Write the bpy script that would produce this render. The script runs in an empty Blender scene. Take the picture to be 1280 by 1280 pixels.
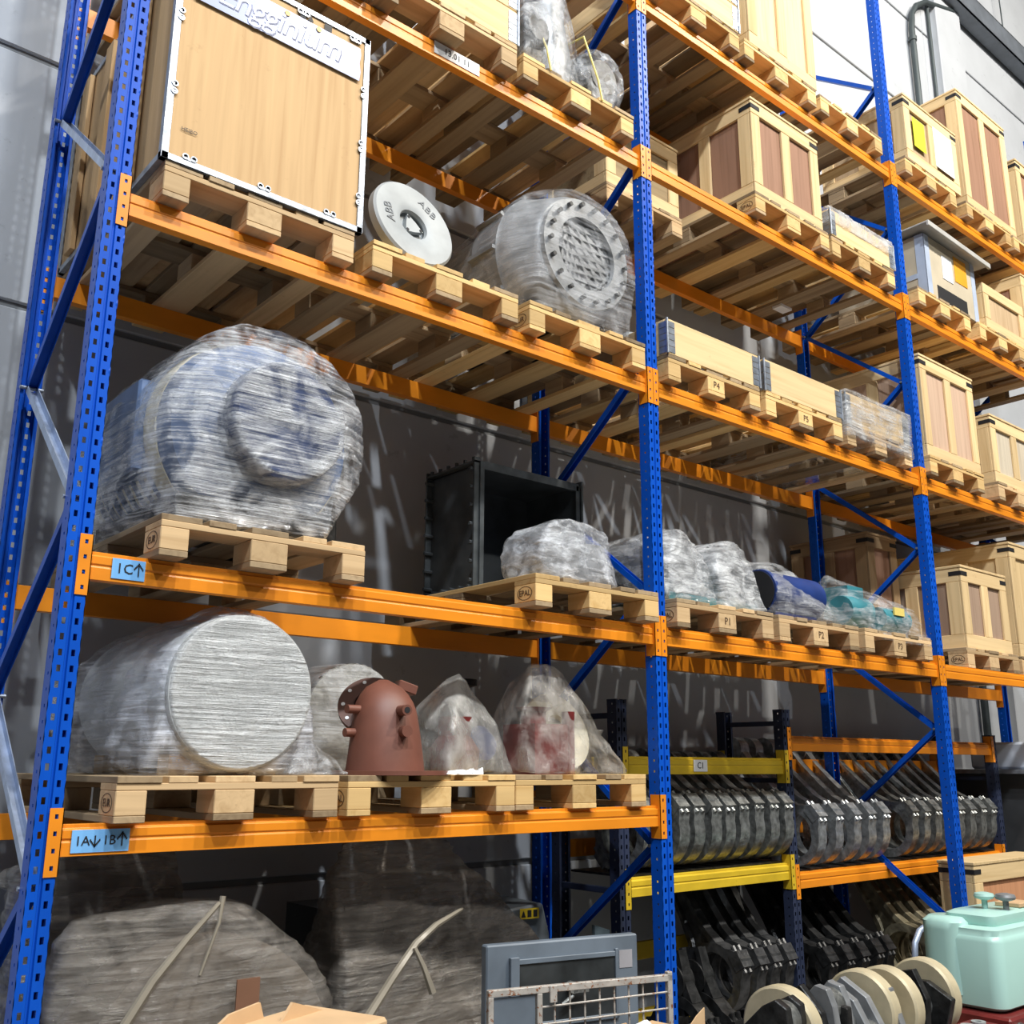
import bpy, bmesh, math, random
from mathutils import Vector, Matrix, noise
R = random.Random(7)
PI = math.pi
SC = bpy.context.scene
COL = SC.collection

# ------------------------------------------------------------------ camera, world, lights, exposure
cam = bpy.data.cameras.new('camera'); co = bpy.data.objects.new('camera', cam); COL.objects.link(co)
cam.sensor_width = 36.0; cam.sensor_height = 36.0; cam.sensor_fit = 'HORIZONTAL'
cam.lens = 36.0 * 1261.7 / 1280.0
cam.clip_start = 0.05; cam.clip_end = 100
yaw, pitch, roll = 0.6996, 0.2459, 0.0044
fw = Vector((math.sin(yaw)*math.cos(pitch), math.cos(yaw)*math.cos(pitch), math.sin(pitch)))
rt = Vector((math.cos(yaw), -math.sin(yaw), 0)); up = rt.cross(fw)
r2 = rt*math.cos(roll) + up*math.sin(roll); u2 = -rt*math.sin(roll) + up*math.cos(roll)
m3 = Matrix((r2, u2, -fw)).transposed()
co.matrix_world = Matrix.Translation((-0.986, -3.351, 1.6)) @ m3.to_4x4()
SC.camera = co
SC.view_settings.view_transform = 'Standard'; SC.view_settings.look = 'None'
SC.view_settings.gamma = 1.0; SC.view_settings.use_curve_mapping = False
SC.view_settings.exposure = 0.0

W = bpy.data.worlds.new('hall_air'); SC.world = W; W.use_nodes = True
W.node_tree.nodes['Background'].inputs[0].default_value = (0.85, 0.92, 1.0, 1)
W.node_tree.nodes['Background'].inputs[1].default_value = 0.065

def area(name, loc, target, size, power, color):
    l = bpy.data.lights.new(name, 'AREA'); l.shape = 'DISK'; l.size = size; l.energy = power; l.color = color
    o = bpy.data.objects.new(name, l); COL.objects.link(o); o.location = loc
    d = Vector(target) - Vector(loc); o.rotation_euler = d.to_track_quat('-Z', 'Y').to_euler()
    return o
WARM = (1.0, 0.93, 0.82); COOL = (0.90, 0.95, 1.0)
for i, (lx, ly, lz, pw, c) in enumerate([(-4.2, -7.2, 13.0, 960, COOL), (0.6, -6.9, 13.0, 990, COOL), (5.2, -6.9, 13.0, 980, WARM), (10.0, -6.9, 13.0, 840, WARM),
                                         (-1.5, -12.5, 13.0, 460, COOL), (6.0, -12.5, 13.0, 460, WARM)]):
    area('high_bay_lamp', (lx, ly, lz), (lx, .4, 2.0), 0.5, pw, c)

# ------------------------------------------------------------------ materials
MATS = {}
def nodes(name):
    m = bpy.data.materials.new(name); m.use_nodes = True
    nt = m.node_tree; return m, nt, nt.nodes['Principled BSDF']
def N(nt, t, **k):
    n = nt.nodes.new(t)
    for a, b in k.items(): setattr(n, a, b)
    return n
def coords(nt, scale, rnd=True):
    tc = N(nt, 'ShaderNodeTexCoord'); mp = N(nt, 'ShaderNodeMapping'); mp.inputs['Scale'].default_value = scale
    if rnd:
        oi = N(nt, 'ShaderNodeObjectInfo'); mu = N(nt, 'ShaderNodeMath', operation='MULTIPLY'); mu.inputs[1].default_value = 37.0
        nt.links.new(oi.outputs['Random'], mu.inputs[0]); nt.links.new(mu.outputs[0], mp.inputs['Location'])
    nt.links.new(tc.outputs['Object'], mp.inputs['Vector'])
    return mp
def ramp(nt, src, stops):
    r = N(nt, 'ShaderNodeValToRGB'); e = r.color_ramp.elements
    e[0].position, e[0].color = stops[0][0], (*stops[0][1], 1); e[1].position, e[1].color = stops[-1][0], (*stops[-1][1], 1)
    for p, c in stops[1:-1]:
        x = e.new(p); x.color = (*c, 1)
    nt.links.new(src, r.inputs['Fac']); return r
def simple(name, col, rough=.5, metal=0., var=.12, scale=(6, 6, 6), bump=0., spec=.5, wear=None, wear_lo=.62):
    """painted / cast / moulded surface: slight tonal noise, optional chips of another colour"""
    if name in MATS: return MATS[name]
    m, nt, b = nodes(name)
    mp = coords(nt, scale); no = N(nt, 'ShaderNodeTexNoise'); no.inputs['Scale'].default_value = 1.0; no.inputs['Detail'].default_value = 5
    nt.links.new(mp.outputs[0], no.inputs['Vector'])
    lo = tuple(max(0, c*(1-var)) for c in col); hi = tuple(min(1, c*(1+var)) for c in col)
    r = ramp(nt, no.outputs['Fac'], [(.3, lo), (.7, hi)]); out = r.outputs[0]
    if wear:
        n2 = N(nt, 'ShaderNodeTexNoise'); n2.inputs['Scale'].default_value = 3.3; n2.inputs['Detail'].default_value = 9; n2.inputs['Roughness'].default_value = .7
        nt.links.new(mp.outputs[0], n2.inputs['Vector'])
        rr = ramp(nt, n2.outputs['Fac'], [(wear_lo, (0, 0, 0)), (wear_lo+.04, (1, 1, 1))])
        mx = N(nt, 'ShaderNodeMix', data_type='RGBA'); nt.links.new(rr.outputs[0], mx.inputs[0]); nt.links.new(out, mx.inputs[6])
        mx.inputs[7].default_value = (*wear, 1); out = mx.outputs[2]
    nt.links.new(out, b.inputs['Base Color'])
    b.inputs['Roughness'].default_value = rough; b.inputs['Metallic'].default_value = metal; b.inputs['Specular IOR Level'].default_value = spec
    if bump:
        bp = N(nt, 'ShaderNodeBump'); bp.inputs['Strength'].default_value = bump; bp.inputs['Distance'].default_value = .01
        nt.links.new(no.outputs['Fac'], bp.inputs['Height']); nt.links.new(bp.outputs[0], b.inputs['Normal'])
    MATS[name] = m; return m
def wood(name, axis, a, bcol, dark=(.25, .14, .06), rough=.75, vary=.35):
    """grain runs along the given axis; every board gets its own tone from the object's random number"""
    key = name + axis
    if key in MATS: return MATS[key]
    m, nt, b = nodes(key)
    s = {'x': (1.2, 26, 26), 'y': (26, 1.2, 26), 'z': (26, 26, 1.2)}[axis]
    mp = coords(nt, s); no = N(nt, 'ShaderNodeTexNoise'); no.inputs['Scale'].default_value = 1.0; no.inputs['Detail'].default_value = 6; no.inputs['Distortion'].default_value = .6
    nt.links.new(mp.outputs[0], no.inputs['Vector'])
    r = ramp(nt, no.outputs['Fac'], [(.25, bcol), (.5, a), (.75, tuple(min(1, c*1.12) for c in a))])
    mp2 = coords(nt, (7, 7, 7)); n2 = N(nt, 'ShaderNodeTexNoise'); n2.inputs['Scale'].default_value = 1.4; n2.inputs['Detail'].default_value = 8; n2.inputs['Roughness'].default_value = .75
    nt.links.new(mp2.outputs[0], n2.inputs['Vector'])
    rr = ramp(nt, n2.outputs['Fac'], [(.62, (0, 0, 0)), (.78, (.55, .55, .55))])
    mx = N(nt, 'ShaderNodeMix', data_type='RGBA'); nt.links.new(rr.outputs[0], mx.inputs[0]); nt.links.new(r.outputs[0], mx.inputs[6]); mx.inputs[7].default_value = (*dark, 1)
    oi = N(nt, 'ShaderNodeObjectInfo'); mr = N(nt, 'ShaderNodeMapRange'); mr.inputs[3].default_value = 1-vary; mr.inputs[4].default_value = 1+vary*.35
    nt.links.new(oi.outputs['Random'], mr.inputs[0])
    hs = N(nt, 'ShaderNodeHueSaturation'); nt.links.new(mr.outputs[0], hs.inputs['Value']); nt.links.new(mx.outputs[2], hs.inputs['Color'])
    nt.links.new(hs.outputs[0], b.inputs['Base Color']); b.inputs['Roughness'].default_value = rough; b.inputs['Specular IOR Level'].default_value = .25
    bp = N(nt, 'ShaderNodeBump'); bp.inputs['Strength'].default_value = .25; bp.inputs['Distance'].default_value = .004
    nt.links.new(no.outputs['Fac'], bp.inputs['Height']); nt.links.new(bp.outputs[0], b.inputs['Normal'])
    MATS[key] = m; return m
def film(name, col=(.86, .88, .90), lo=.18, hi=.85, streak=(3, 3, 70), rough=.22, bump=.5):
    """stretch film: clear plastic with milky streaks where layers overlap, whitened to stand in for glare"""
    if name in MATS: return MATS[name]
    m, nt, b = nodes(name)
    mp = coords(nt, streak); no = N(nt, 'ShaderNodeTexNoise'); no.inputs['Scale'].default_value = 1.0; no.inputs['Detail'].default_value = 7; no.inputs['Roughness'].default_value = .65; no.inputs['Distortion'].default_value = .8
    nt.links.new(mp.outputs[0], no.inputs['Vector'])
    mp2 = coords(nt, (5, 5, 5)); n2 = N(nt, 'ShaderNodeTexNoise'); n2.inputs['Scale'].default_value = 1.0; n2.inputs['Detail'].default_value = 6; n2.inputs['Distortion'].default_value = 1.5
    nt.links.new(mp2.outputs[0], n2.inputs['Vector'])
    ad = N(nt, 'ShaderNodeMath', operation='ADD'); nt.links.new(no.outputs['Fac'], ad.inputs[0]); nt.links.new(n2.outputs['Fac'], ad.inputs[1])
    mr = N(nt, 'ShaderNodeMapRange'); mr.inputs[1].default_value = .84; mr.inputs[2].default_value = 1.24; mr.inputs[3].default_value = lo; mr.inputs[4].default_value = hi  # opaque white streaks also paint in the bright reflections on the plastic
    nt.links.new(ad.outputs[0], mr.inputs[0])
    b.inputs['Base Color'].default_value = (*col, 1); b.inputs['Roughness'].default_value = rough; b.inputs['Specular IOR Level'].default_value = .9
    b.inputs['Coat Weight'].default_value = 1.0; b.inputs['Coat Roughness'].default_value = .13; b.inputs['Coat IOR'].default_value = 1.9
    bp = N(nt, 'ShaderNodeBump'); bp.inputs['Strength'].default_value = bump; bp.inputs['Distance'].default_value = .02
    nt.links.new(ad.outputs[0], bp.inputs['Height']); nt.links.new(bp.outputs[0], b.inputs['Normal']); 
    mp3 = coords(nt, tuple(v*2.2 for v in streak)); n3 = N(nt, 'ShaderNodeTexNoise'); n3.inputs['Scale'].default_value = 1.6; n3.inputs['Detail'].default_value = 5; n3.inputs['Roughness'].default_value = .7; n3.inputs['Distortion'].default_value = 1.2
    nt.links.new(mp3.outputs[0], n3.inputs['Vector'])
    b2 = N(nt, 'ShaderNodeBump'); b2.inputs['Strength'].default_value = 1.0; b2.inputs['Distance'].default_value = .035
    nt.links.new(n3.outputs['Fac'], b2.inputs['Height']); nt.links.new(bp.outputs[0], b2.inputs['Normal']); nt.links.new(b2.outputs[0], b.inputs['Coat Normal'])
    tr = N(nt, 'ShaderNodeBsdfTransparent'); mx = N(nt, 'ShaderNodeMixShader')
    nt.links.new(mr.outputs[0], mx.inputs[0]); nt.links.new(tr.outputs[0], mx.inputs[1]); nt.links.new(b.outputs[0], mx.inputs[2])
    nt.links.new(mx.outputs[0], nt.nodes['Material Output'].inputs['Surface'])
    MATS[name] = m; return m

BLUE = simple('blue_paint', (.003, .080, .50), .36, 0, .12, (9, 9, 2), spec=.22, wear=(.38, .45, .60), wear_lo=.69)
ORANGE = simple('orange_paint', (.80, .26, .012), .38, 0, .10, (3, 8, 8), wear=(.45, .14, .03), wear_lo=.70)
YELLOW = simple('yellow_paint', (.62, .42, .02), .45, 0, .15, (5, 8, 8), wear=(.25, .16, .05), wear_lo=.66)
NAVY = simple('dark_navy_paint', (.020, .028, .060), .5, 0, .2, (9, 9, 2), wear=(.12, .13, .16), wear_lo=.68)
ZINC = simple('galvanised_steel', (.33, .365, .42), .38, .7, .25, (18, 18, 18), .2)
BRACE_GREY = simple('pale_blue_galvanised', (.42, .50, .66), .4, .5, .2, (18, 18, 4))
STEEL = simple('forged_steel', (.30, .31, .30), .36, .75, .5, (26, 26, 26), .6)
DSTEEL = simple('oily_dark_steel', (.045, .045, .045), .4, .7, .5, (20, 20, 20), .5)
OCHRE = simple('ochre_oiled_steel', (.30, .26, .17), .45, .5, .5, (14, 14, 14), .5)
BLACK = simple('black_steel', (.058, .066, .072), .45, .2, .5, (5, 5, 5), .2)
DARK = simple('matte_black', (.008, .008, .010), .7)
RUST = simple('red_oxide_primer', (.17, .062, .040), .5, 0, .14, (8, 8, 8), .15)
MAROON = simple('maroon_paint', (.16, .020, .018), .4, 0, .3, (9, 9, 9))
CREAM = simple('cream_paint', (.66, .60, .44), .5, 0, .12, (6, 6, 6))
LBLUE = simple('light_blue_paint', (.11, .17, .31), .4, 0, .2, (6, 6, 6))
DBLUE = simple('deep_blue_paint', (.012, .035, .16), .4, 0, .2)
TEAL = simple('teal_paint', (.04, .20, .24), .4, 0, .25, (9, 9, 9))
SILVER = simple('silver_paint', (.32, .34, .345), .5, .05, .12, (9, 9, 9), .1)
GREYM = simple('machine_grey', (.26, .27, .28), .42, .3, .25, (9, 9, 9))
MINT = simple('mint_enamel', (.42, .66, .60), .32, 0, .06, (2, 2, 2), wear=(.12, .16, .15), wear_lo=.74)
PAPER = simple('white_paper', (.82, .83, .84), .6, 0, .04)
BLUELAB = simple('light_blue_label', (.20, .48, .86), .35, 0, .05)
INK = simple('black_ink', (.012, .012, .014), .6, 0, .05)
INKB = simple('brown_stamp', (.10, .055, .025), .7, 0, .1)
CARD = simple('cardboard', (.60, .40, .22), .8, 0, .1, (7, 7, 7))
GREYBOX = simple('blue_grey_paint', (.135, .165, .20), .45, 0, .25, (4, 4, 4), wear=(.05, .055, .06), wear_lo=.66)
RUSTY = simple('rusty_painted_wire', (.45, .42, .38), .6, .2, .2, (20, 20, 20), wear=(.25, .09, .03), wear_lo=.56)
BEIGE = simple('beige_machined', (.58, .50, .33), .5, .2, .12, (12, 12, 12))
PIPE = simple('dark_pipe', (.06, .075, .08), .5, .3)
STRAP = simple('yellow_strap', (.75, .60, .16), .5, 0, .05)
WOODA = ((.66, .46, .25), (.52, .34, .17))
def PW(ax): return wood('pallet_wood_', ax, *WOODA)
def DW(ax): return wood('dark_pallet_wood_', ax, (.40, .29, .17), (.27, .18, .10), vary=.45)  # darker tone for bottom boards, parts behind the front row, some deck boards
def YW(ax): return wood('fresh_pallet_wood_', ax, (.74, .50, .22), (.62, .38, .14))
def CW(ax): return wood('crate_batten_', ax, (.76, .56, .30), (.64, .44, .21), vary=.2)
PLY = wood('birch_plywood_', 'z', (.58, .38, .19), (.49, .30, .14), vary=.02)
PLYB = wood('brown_plywood_', 'z', (.36, .20, .13), (.28, .15, .09), vary=.15)
F_CLEAR = film('clear_stretch_film', lo=.04, hi=.50)
F_WHITE = film('milky_stretch_film', (.88, .90, .92), lo=.55, hi=1.0, streak=(3, 3, 90), rough=.28)
F_CRUMP = film('crumpled_film', (.80, .82, .84), lo=.05, hi=.62, streak=(16, 16, 16), bump=1.0, rough=.15)
F_DARK = film('dusty_film', (.27, .24, .205), lo=.40, hi=.95, streak=(4, 4, 40), rough=.2, bump=.8)
F_HOOD = film('hood_film', (.62, .59, .54), lo=.06, hi=.55, streak=(10, 10, 5), bump=.8, rough=.16)

# ------------------------------------------------------------------ mesh helpers
SMALL = ('bolts', 'bolt_hole', 'cooling_fins', 'shipping_symbol', 'symbol', 'mesh_wire', 'port_ring')
class MB:
    def __init__(s): s.v = []; s.f = []
    def add(s, vs, fs):
        o = len(s.v); s.v += [tuple(v) for v in vs]; s.f += [tuple(i+o for i in f) for f in fs]; return s
    def box(s, x0, x1, y0, y1, z0, z1, M=None):
        vs = [Vector(p) for p in ((x0,y0,z0),(x1,y0,z0),(x1,y1,z0),(x0,y1,z0),(x0,y0,z1),(x1,y0,z1),(x1,y1,z1),(x0,y1,z1))]
        if M: vs = [M @ v for v in vs]
        return s.add(vs, [(0,3,2,1),(4,5,6,7),(0,1,5,4),(1,2,6,5),(2,3,7,6),(3,0,4,7)])
    def tube(s, p0, p1, r0, r1=None, n=12, caps=True):
        if r1 is None: r1 = r0
        p0, p1 = Vector(p0), Vector(p1); d = (p1-p0).normalized()
        a = d.orthogonal().normalized(); b = d.cross(a)
        vs = [p + (a*math.cos(2*PI*i/n)+b*math.sin(2*PI*i/n))*r for p, r in ((p0, r0), (p1, r1)) for i in range(n)]
        fs = [(i, (i+1) % n, n+(i+1) % n, n+i) for i in range(n)]
        if caps: fs += [tuple(range(n-1, -1, -1)), tuple(range(n, 2*n))]
        return s.add(vs, fs)
    def loft(s, rings, caps=True):
        n = len(rings[0]); vs = [p for r in rings for p in r]; fs = []
        for k in range(len(rings)-1):
            for i in range(n):
                j = (i+1) % n; fs.append((k*n+i, k*n+j, (k+1)*n+j, (k+1)*n+i))
        if caps: fs += [tuple(range(n-1, -1, -1)), tuple(range((len(rings)-1)*n, len(rings)*n))]
        return s.add(vs, fs)
    def lathe(s, prof, M, n=32):
        """profile [(radius, height)] turned about local z, placed by matrix"""
        rings = [[M @ Vector((r*math.cos(2*PI*i/n), r*math.sin(2*PI*i/n), h)) for i in range(n)] for r, h in prof]
        return s.loft(rings, caps=True)
    def path(s, pts, r, n=8):
        pts = [Vector(p) for p in pts]; rings = []; a = None
        for k, p in enumerate(pts):
            d = (pts[min(k+1, len(pts)-1)] - pts[max(k-1, 0)]).normalized()
            a = d.orthogonal().normalized() if a is None else (a - d*a.dot(d)).normalized()
            b = d.cross(a); rr = r[k] if isinstance(r, (list, tuple)) else r
            rings.append([p + (a*math.cos(2*PI*i/n)+b*math.sin(2*PI*i/n))*rr for i in range(n)])
        return s.loft(rings)
    def prism(s, poly, d0, d1, axis='x'):
        """polygon in the plane across the axis, extruded from d0 to d1"""
        def P(a, b, d): return {'x': (d, a, b), 'y': (a, d, b), 'z': (a, b, d)}[axis]
        n = len(poly); vs = [P(a, b, d0) for a, b in poly] + [P(a, b, d1) for a, b in poly]
        fs = [(i, (i+1) % n, n+(i+1) % n, n+i) for i in range(n)] + [tuple(range(n-1, -1, -1)), tuple(range(n, 2*n))]
        return s.add(vs, fs)
    def mesh(s, name, mat, bevel=0, smooth=False):
        me = bpy.data.meshes.new(name); me.from_pydata(s.v, [], s.f)
        bm = bmesh.new(); bm.from_mesh(me)
        bmesh.ops.recalc_face_normals(bm, faces=bm.faces)
        if bevel: bmesh.ops.bevel(bm, geom=list(bm.edges), offset=bevel, segments=1, affect='EDGES')
        bm.to_mesh(me); bm.free()
        if mat: me.materials.append(mat)
        if smooth: auto_smooth(me, smooth if isinstance(smooth, float) else .6)
        return me
def auto_smooth(me, ang):
    me.polygons.foreach_set('use_smooth', [True]*len(me.polygons))
    try: me.set_sharp_from_angle(angle=ang)
    except Exception: pass
def link(name, me, parent=None, loc=(0, 0, 0), rot=(0, 0, 0)):
    o = bpy.data.objects.new(name, me); COL.objects.link(o); o.location = loc; o.rotation_euler = rot
    if parent is not None: o.parent = parent
    return o
def part(name, mb, mat, parent, bevel=0, smooth=False, loc=(0, 0, 0), rot=(0, 0, 0), label=None):
    o = link(name, mb.mesh(name, mat, bevel, smooth), parent, loc, rot)
    if name in SMALL: o['kind'] = 'stuff'
    if label: o['label'] = label
    return o
def thing(name, label, cat, loc=(0, 0, 0), rz=0, group=None):
    o = link(name, None, None, loc, (0, 0, rz)); o['label'] = label; o['category'] = cat
    if group: o['group'] = group
    return o
def tag(o, label, cat, group=None):
    o['label'] = label; o['category'] = cat
    if group: o['group'] = group
    return o
def struct(o): o['kind'] = 'structure'; return o
CACHE = {}
def bmesh_box(w, d, h, mat, bevel=.003):
    k = (round(w, 4), round(d, 4), round(h, 4), mat.name, bevel)
    if k not in CACHE: CACHE[k] = MB().box(-w/2, w/2, -d/2, d/2, -h/2, h/2).mesh('board', mat, bevel)
    return CACHE[k]
def bx(name, parent, x0, x1, y0, y1, z0, z1, mat, bevel=.003, rot=(0, 0, 0)):
    return link(name, bmesh_box(x1-x0, y1-y0, z1-z0, mat, bevel), parent, ((x0+x1)/2, (y0+y1)/2, (z0+z1)/2), rot)
def text_mesh(txt, size, mat, extrude=.0006, shear=0, spacing=1.0, align='CENTER'):
    c = bpy.data.curves.new('lettering', 'FONT'); c.body = txt; c.size = size; c.extrude = extrude; c.shear = shear
    c.space_character = spacing; c.align_x = align; c.align_y = 'CENTER'; c.resolution_u = 2
    o = bpy.data.objects.new('lettering_tmp', c)
    me = bpy.data.meshes.new_from_object(o); bpy.data.objects.remove(o); bpy.data.curves.remove(c)
    me.materials.clear(); me.materials.append(mat); me.name = 'lettering'
    return me
FRONT = (PI/2, 0, 0)          # a sheet facing the aisle (-y)
LEFTF = (PI/2, 0, -PI/2)      # a sheet facing -x
def subdivided(bm, L, its=7):
    for _ in range(its):
        es = [e for e in bm.edges if e.calc_length() > L]
        if not es: break
        bmesh.ops.subdivide_edges(bm, edges=es, cuts=1, use_grid_fill=False)
        bmesh.ops.triangulate(bm, faces=[f for f in bm.faces if len(f.verts) > 3])
def film_mesh(pts, mat, L=.045, amp=.010, fold=.006, fs=(6, 6, 30), seed=0, smooth=3, keep_z=None):
    """convex hull of the wrapped things, drawn in, with folds and creases; one skin of film"""
    bm = bmesh.new()
    for p in pts: bm.verts.new(p)
    res = bmesh.ops.convex_hull(bm, input=list(bm.verts))
    kill = [v for v in bm.verts if not v.link_faces]
    bmesh.ops.delete(bm, geom=kill, context='VERTS')
    bmesh.ops.triangulate(bm, faces=list(bm.faces))
    subdivided(bm, L)
    for _ in range(smooth): bmesh.ops.smooth_vert(bm, verts=list(bm.verts), factor=.5, use_axis_x=True, use_axis_y=True, use_axis_z=True)
    bm.normal_update(); off = Vector((seed*3.1, seed*1.7, seed*2.3))
    zmin = min(v.co.z for v in bm.verts)
    for v in bm.verts:
        p = v.co
        n1 = noise.noise(Vector((p.x*4, p.y*4, p.z*4))+off)
        n2 = 1-abs(noise.noise(Vector((p.x*fs[0], p.y*fs[1], p.z*fs[2]))+off)*2)
        v.co = p + v.normal*(amp*n1 + fold*(n2-.6))
        if v.co.z < zmin: v.co.z = zmin
    me = bpy.data.meshes.new('film'); bm.to_mesh(me); bm.free(); me.materials.append(mat); auto_smooth(me, 1.2)
    return me
def ring(cx, cy, cz, r, axis='y', n=20):
    out = []
    for i in range(n):
        c, s = r*math.cos(2*PI*i/n), r*math.sin(2*PI*i/n)
        out.append((cx+c, cy, cz+s) if axis == 'y' else (cx, cy+c, cz+s) if axis == 'x' else (cx+c, cy+s, cz))
    return out
def MY(x, y, z): return Matrix.Translation((x, y, z)) @ Matrix.Rotation(PI/2, 4, 'X')     # local z -> -y (towards the aisle)
def MX(x, y, z): return Matrix.Translation((x, y, z)) @ Matrix.Rotation(PI/2, 4, 'Y')     # local z -> +x

# ------------------------------------------------------------------ setting: floor, back wall of concrete panels, ceiling beam, pipes
o = link('floor', MB().box(-9, 22, -12, 1.3, -.1, 0).mesh('floor', simple('floor_paint', (.13, .125, .12), .45, 0, .15, (1.5, 1.5, 1.5)))); struct(o)
WALL = simple('wall_concrete', (.46, .485, .52), .8, 0, .05, (2.5, 2.5, 2.5), .15, wear=(.40, .42, .45), wear_lo=.62)
GROUT = simple('wall_joint', (.20, .21, .22), .9, 0, .1)
wl = link('wall_back', MB().box(-9, 22, 1.318, 1.5, 0, 13).mesh('wall_back', GROUT)); struct(wl)
zs = [0, 1.06, 2.33, 3.605, 4.875, 6.145, 7.415, 8.685, 9.955, 11.22, 13.0]
xs = [-9, -3, 3.1, 9.2, 15.3, 22]
for i in range(len(zs)-1):
    for j in range(len(xs)-1):
        bx('panel', wl, xs[j]+.006, xs[j+1]-.006, 1.30, 1.33, zs[i]+.016, zs[i+1]-.016, WALL, .006)
# far end wall and roof girder seen over the far bay
GIRD = simple('girder_paint', (.16, .18, .21), .5, .2, .15)
gm = MB(); gm.box(7.5, 17, 1.10, 1.28, 10.62, 10.635).box(7.5, 17, 1.10, 1.115, 10.62, 10.92).box(7.5, 17, 1.10, 1.28, 10.905, 10.92)
struct(link('trim_1', gm.mesh('roof_girder', GIRD, 0)))
pm = MB(); pm.path([(8.80, 1.24, 0), (8.80, 1.24, 9.75), (8.84, 1.24, 9.98), (8.96, 1.24, 10.16), (9.2, 1.24, 10.34), (9.9, 1.24, 10.6)], .034, 10)
for z in (8.2, 9.6): pm.tube((8.80, 1.24, z), (8.80, 1.24, z+.05), .045)
struct(link('trim_2', pm.mesh('drain_pipe', PIPE, 0, .7)))
struct(link('trim_3', MB().tube((9.31, 1.27, 0), (9.31, 1.27, 12.9), .02).mesh('conduit', PIPE, 0, .7)))
struct(link('trim_4', MB().box(9.42, 10.05, 1.22, 1.31, 0, 12.9).mesh('pilaster', WALL, .01)))
for k, xx in enumerate((10.35, 11.3)): struct(link('trim_%d' % (5+k), MB().tube((xx, 1.2, 10.92), (xx, 1.2, 13), .008, n=6).mesh('hanger_rod', PIPE)))

# ------------------------------------------------------------------ pallet racking
PH = .05
def post_mesh(h, mat):
    """omega upright: slotted web with a groove, pierced sides, return lips"""
    k = ('post', h, mat.name)
    if k in CACHE: return CACHE[k]
    mb = MB(); cx = [-.040, -.026, -.014, -.006, -.003, .003, .006, .014, .026, .040]
    yo = [.0, 0, 0, 0, .007, .007, 0, 0, 0, 0]; nz = int(h/PH)
    for i in range(nz):
        z0 = i*PH; z1 = z0+.029; z2 = z0+PH
        for a in range(9):
            for (p, q, hole) in ((z0, z1, False), (z1, z2, True)):
                if hole and a in (1, 7): continue
                mb.add([(cx[a], yo[a], p), (cx[a+1], yo[a+1], p), (cx[a+1], yo[a+1], q), (cx[a], yo[a], q)], [(0, 1, 2, 3)])
        for s in (-1, 1):
            for (p, q, hole) in ((z0, z0+.020, 0), (z0+.020, z0+.030, 1), (z0+.030, z2, 0)):
                for a, b, hc in ((0, .026, 0), (.026, .036, 1), (.036, .066, 0)):
                    if hole and hc: continue
                    mb.add([(s*.040, a, p), (s*.040, b, p), (s*.040, b, q), (s*.040, a, q)], [(0, 1, 2, 3)])
            mb.add([(s*.040, .066, z0), (s*.027, .066, z0), (s*.027, .066, z2), (s*.040, .066, z2)], [(0, 1, 2, 3)])
    me = bpy.data.meshes.new('post'); me.from_pydata(mb.v, [], mb.f)
    bm = bmesh.new(); bm.from_mesh(me); bmesh.ops.remove_doubles(bm, verts=list(bm.verts), dist=.0002)
    bmesh.ops.recalc_face_normals(bm, faces=bm.faces)
    bmesh.ops.solidify(bm, geom=list(bm.faces), thickness=.0022); bm.to_mesh(me); bm.free()
    me.materials.append(mat); CACHE[k] = me; return me
def frame(x, y0, depth, h, mat, label, nodes_, brmats=None, name='upright_frame'):
    t = thing(name, label, 'rack frame', (x, y0, 0))
    link('post', post_mesh(h, mat), t); link('post', post_mesh(h, mat), t, (0, depth, 0), (0, 0, PI))
    for y in (.035, depth-.035): bx('foot_plate', t, -.06, .06, y-.05, y+.05, 0, .006, mat, .001)
    for i in range(len(nodes_)-1):
        (ya, za), (yb, zb) = nodes_[i], nodes_[i+1]
        a, b = Vector((0, ya, za)), Vector((0, yb, zb)); L = (b-a).length; ang = math.atan2(zb-za, yb-ya)
        mb = MB(); mb.prism([(-.02, -.015), (.02, -.015), (.02, .015), (.0165, .015), (.0165, -.0115), (-.0165, -.0115), (-.0165, .015), (-.02, .015)], 0, L, 'y')
        bm_ = brmats[i] if brmats else mat
        part('brace', mb, bm_, t, loc=a, rot=(ang, 0, 0))
    bo = MB()
    for y, z in nodes_: bo.tube((-.045, y, z), (.045, y, z), .008, n=8)
    part('bolts', bo, ZINC, t)
    return t
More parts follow.
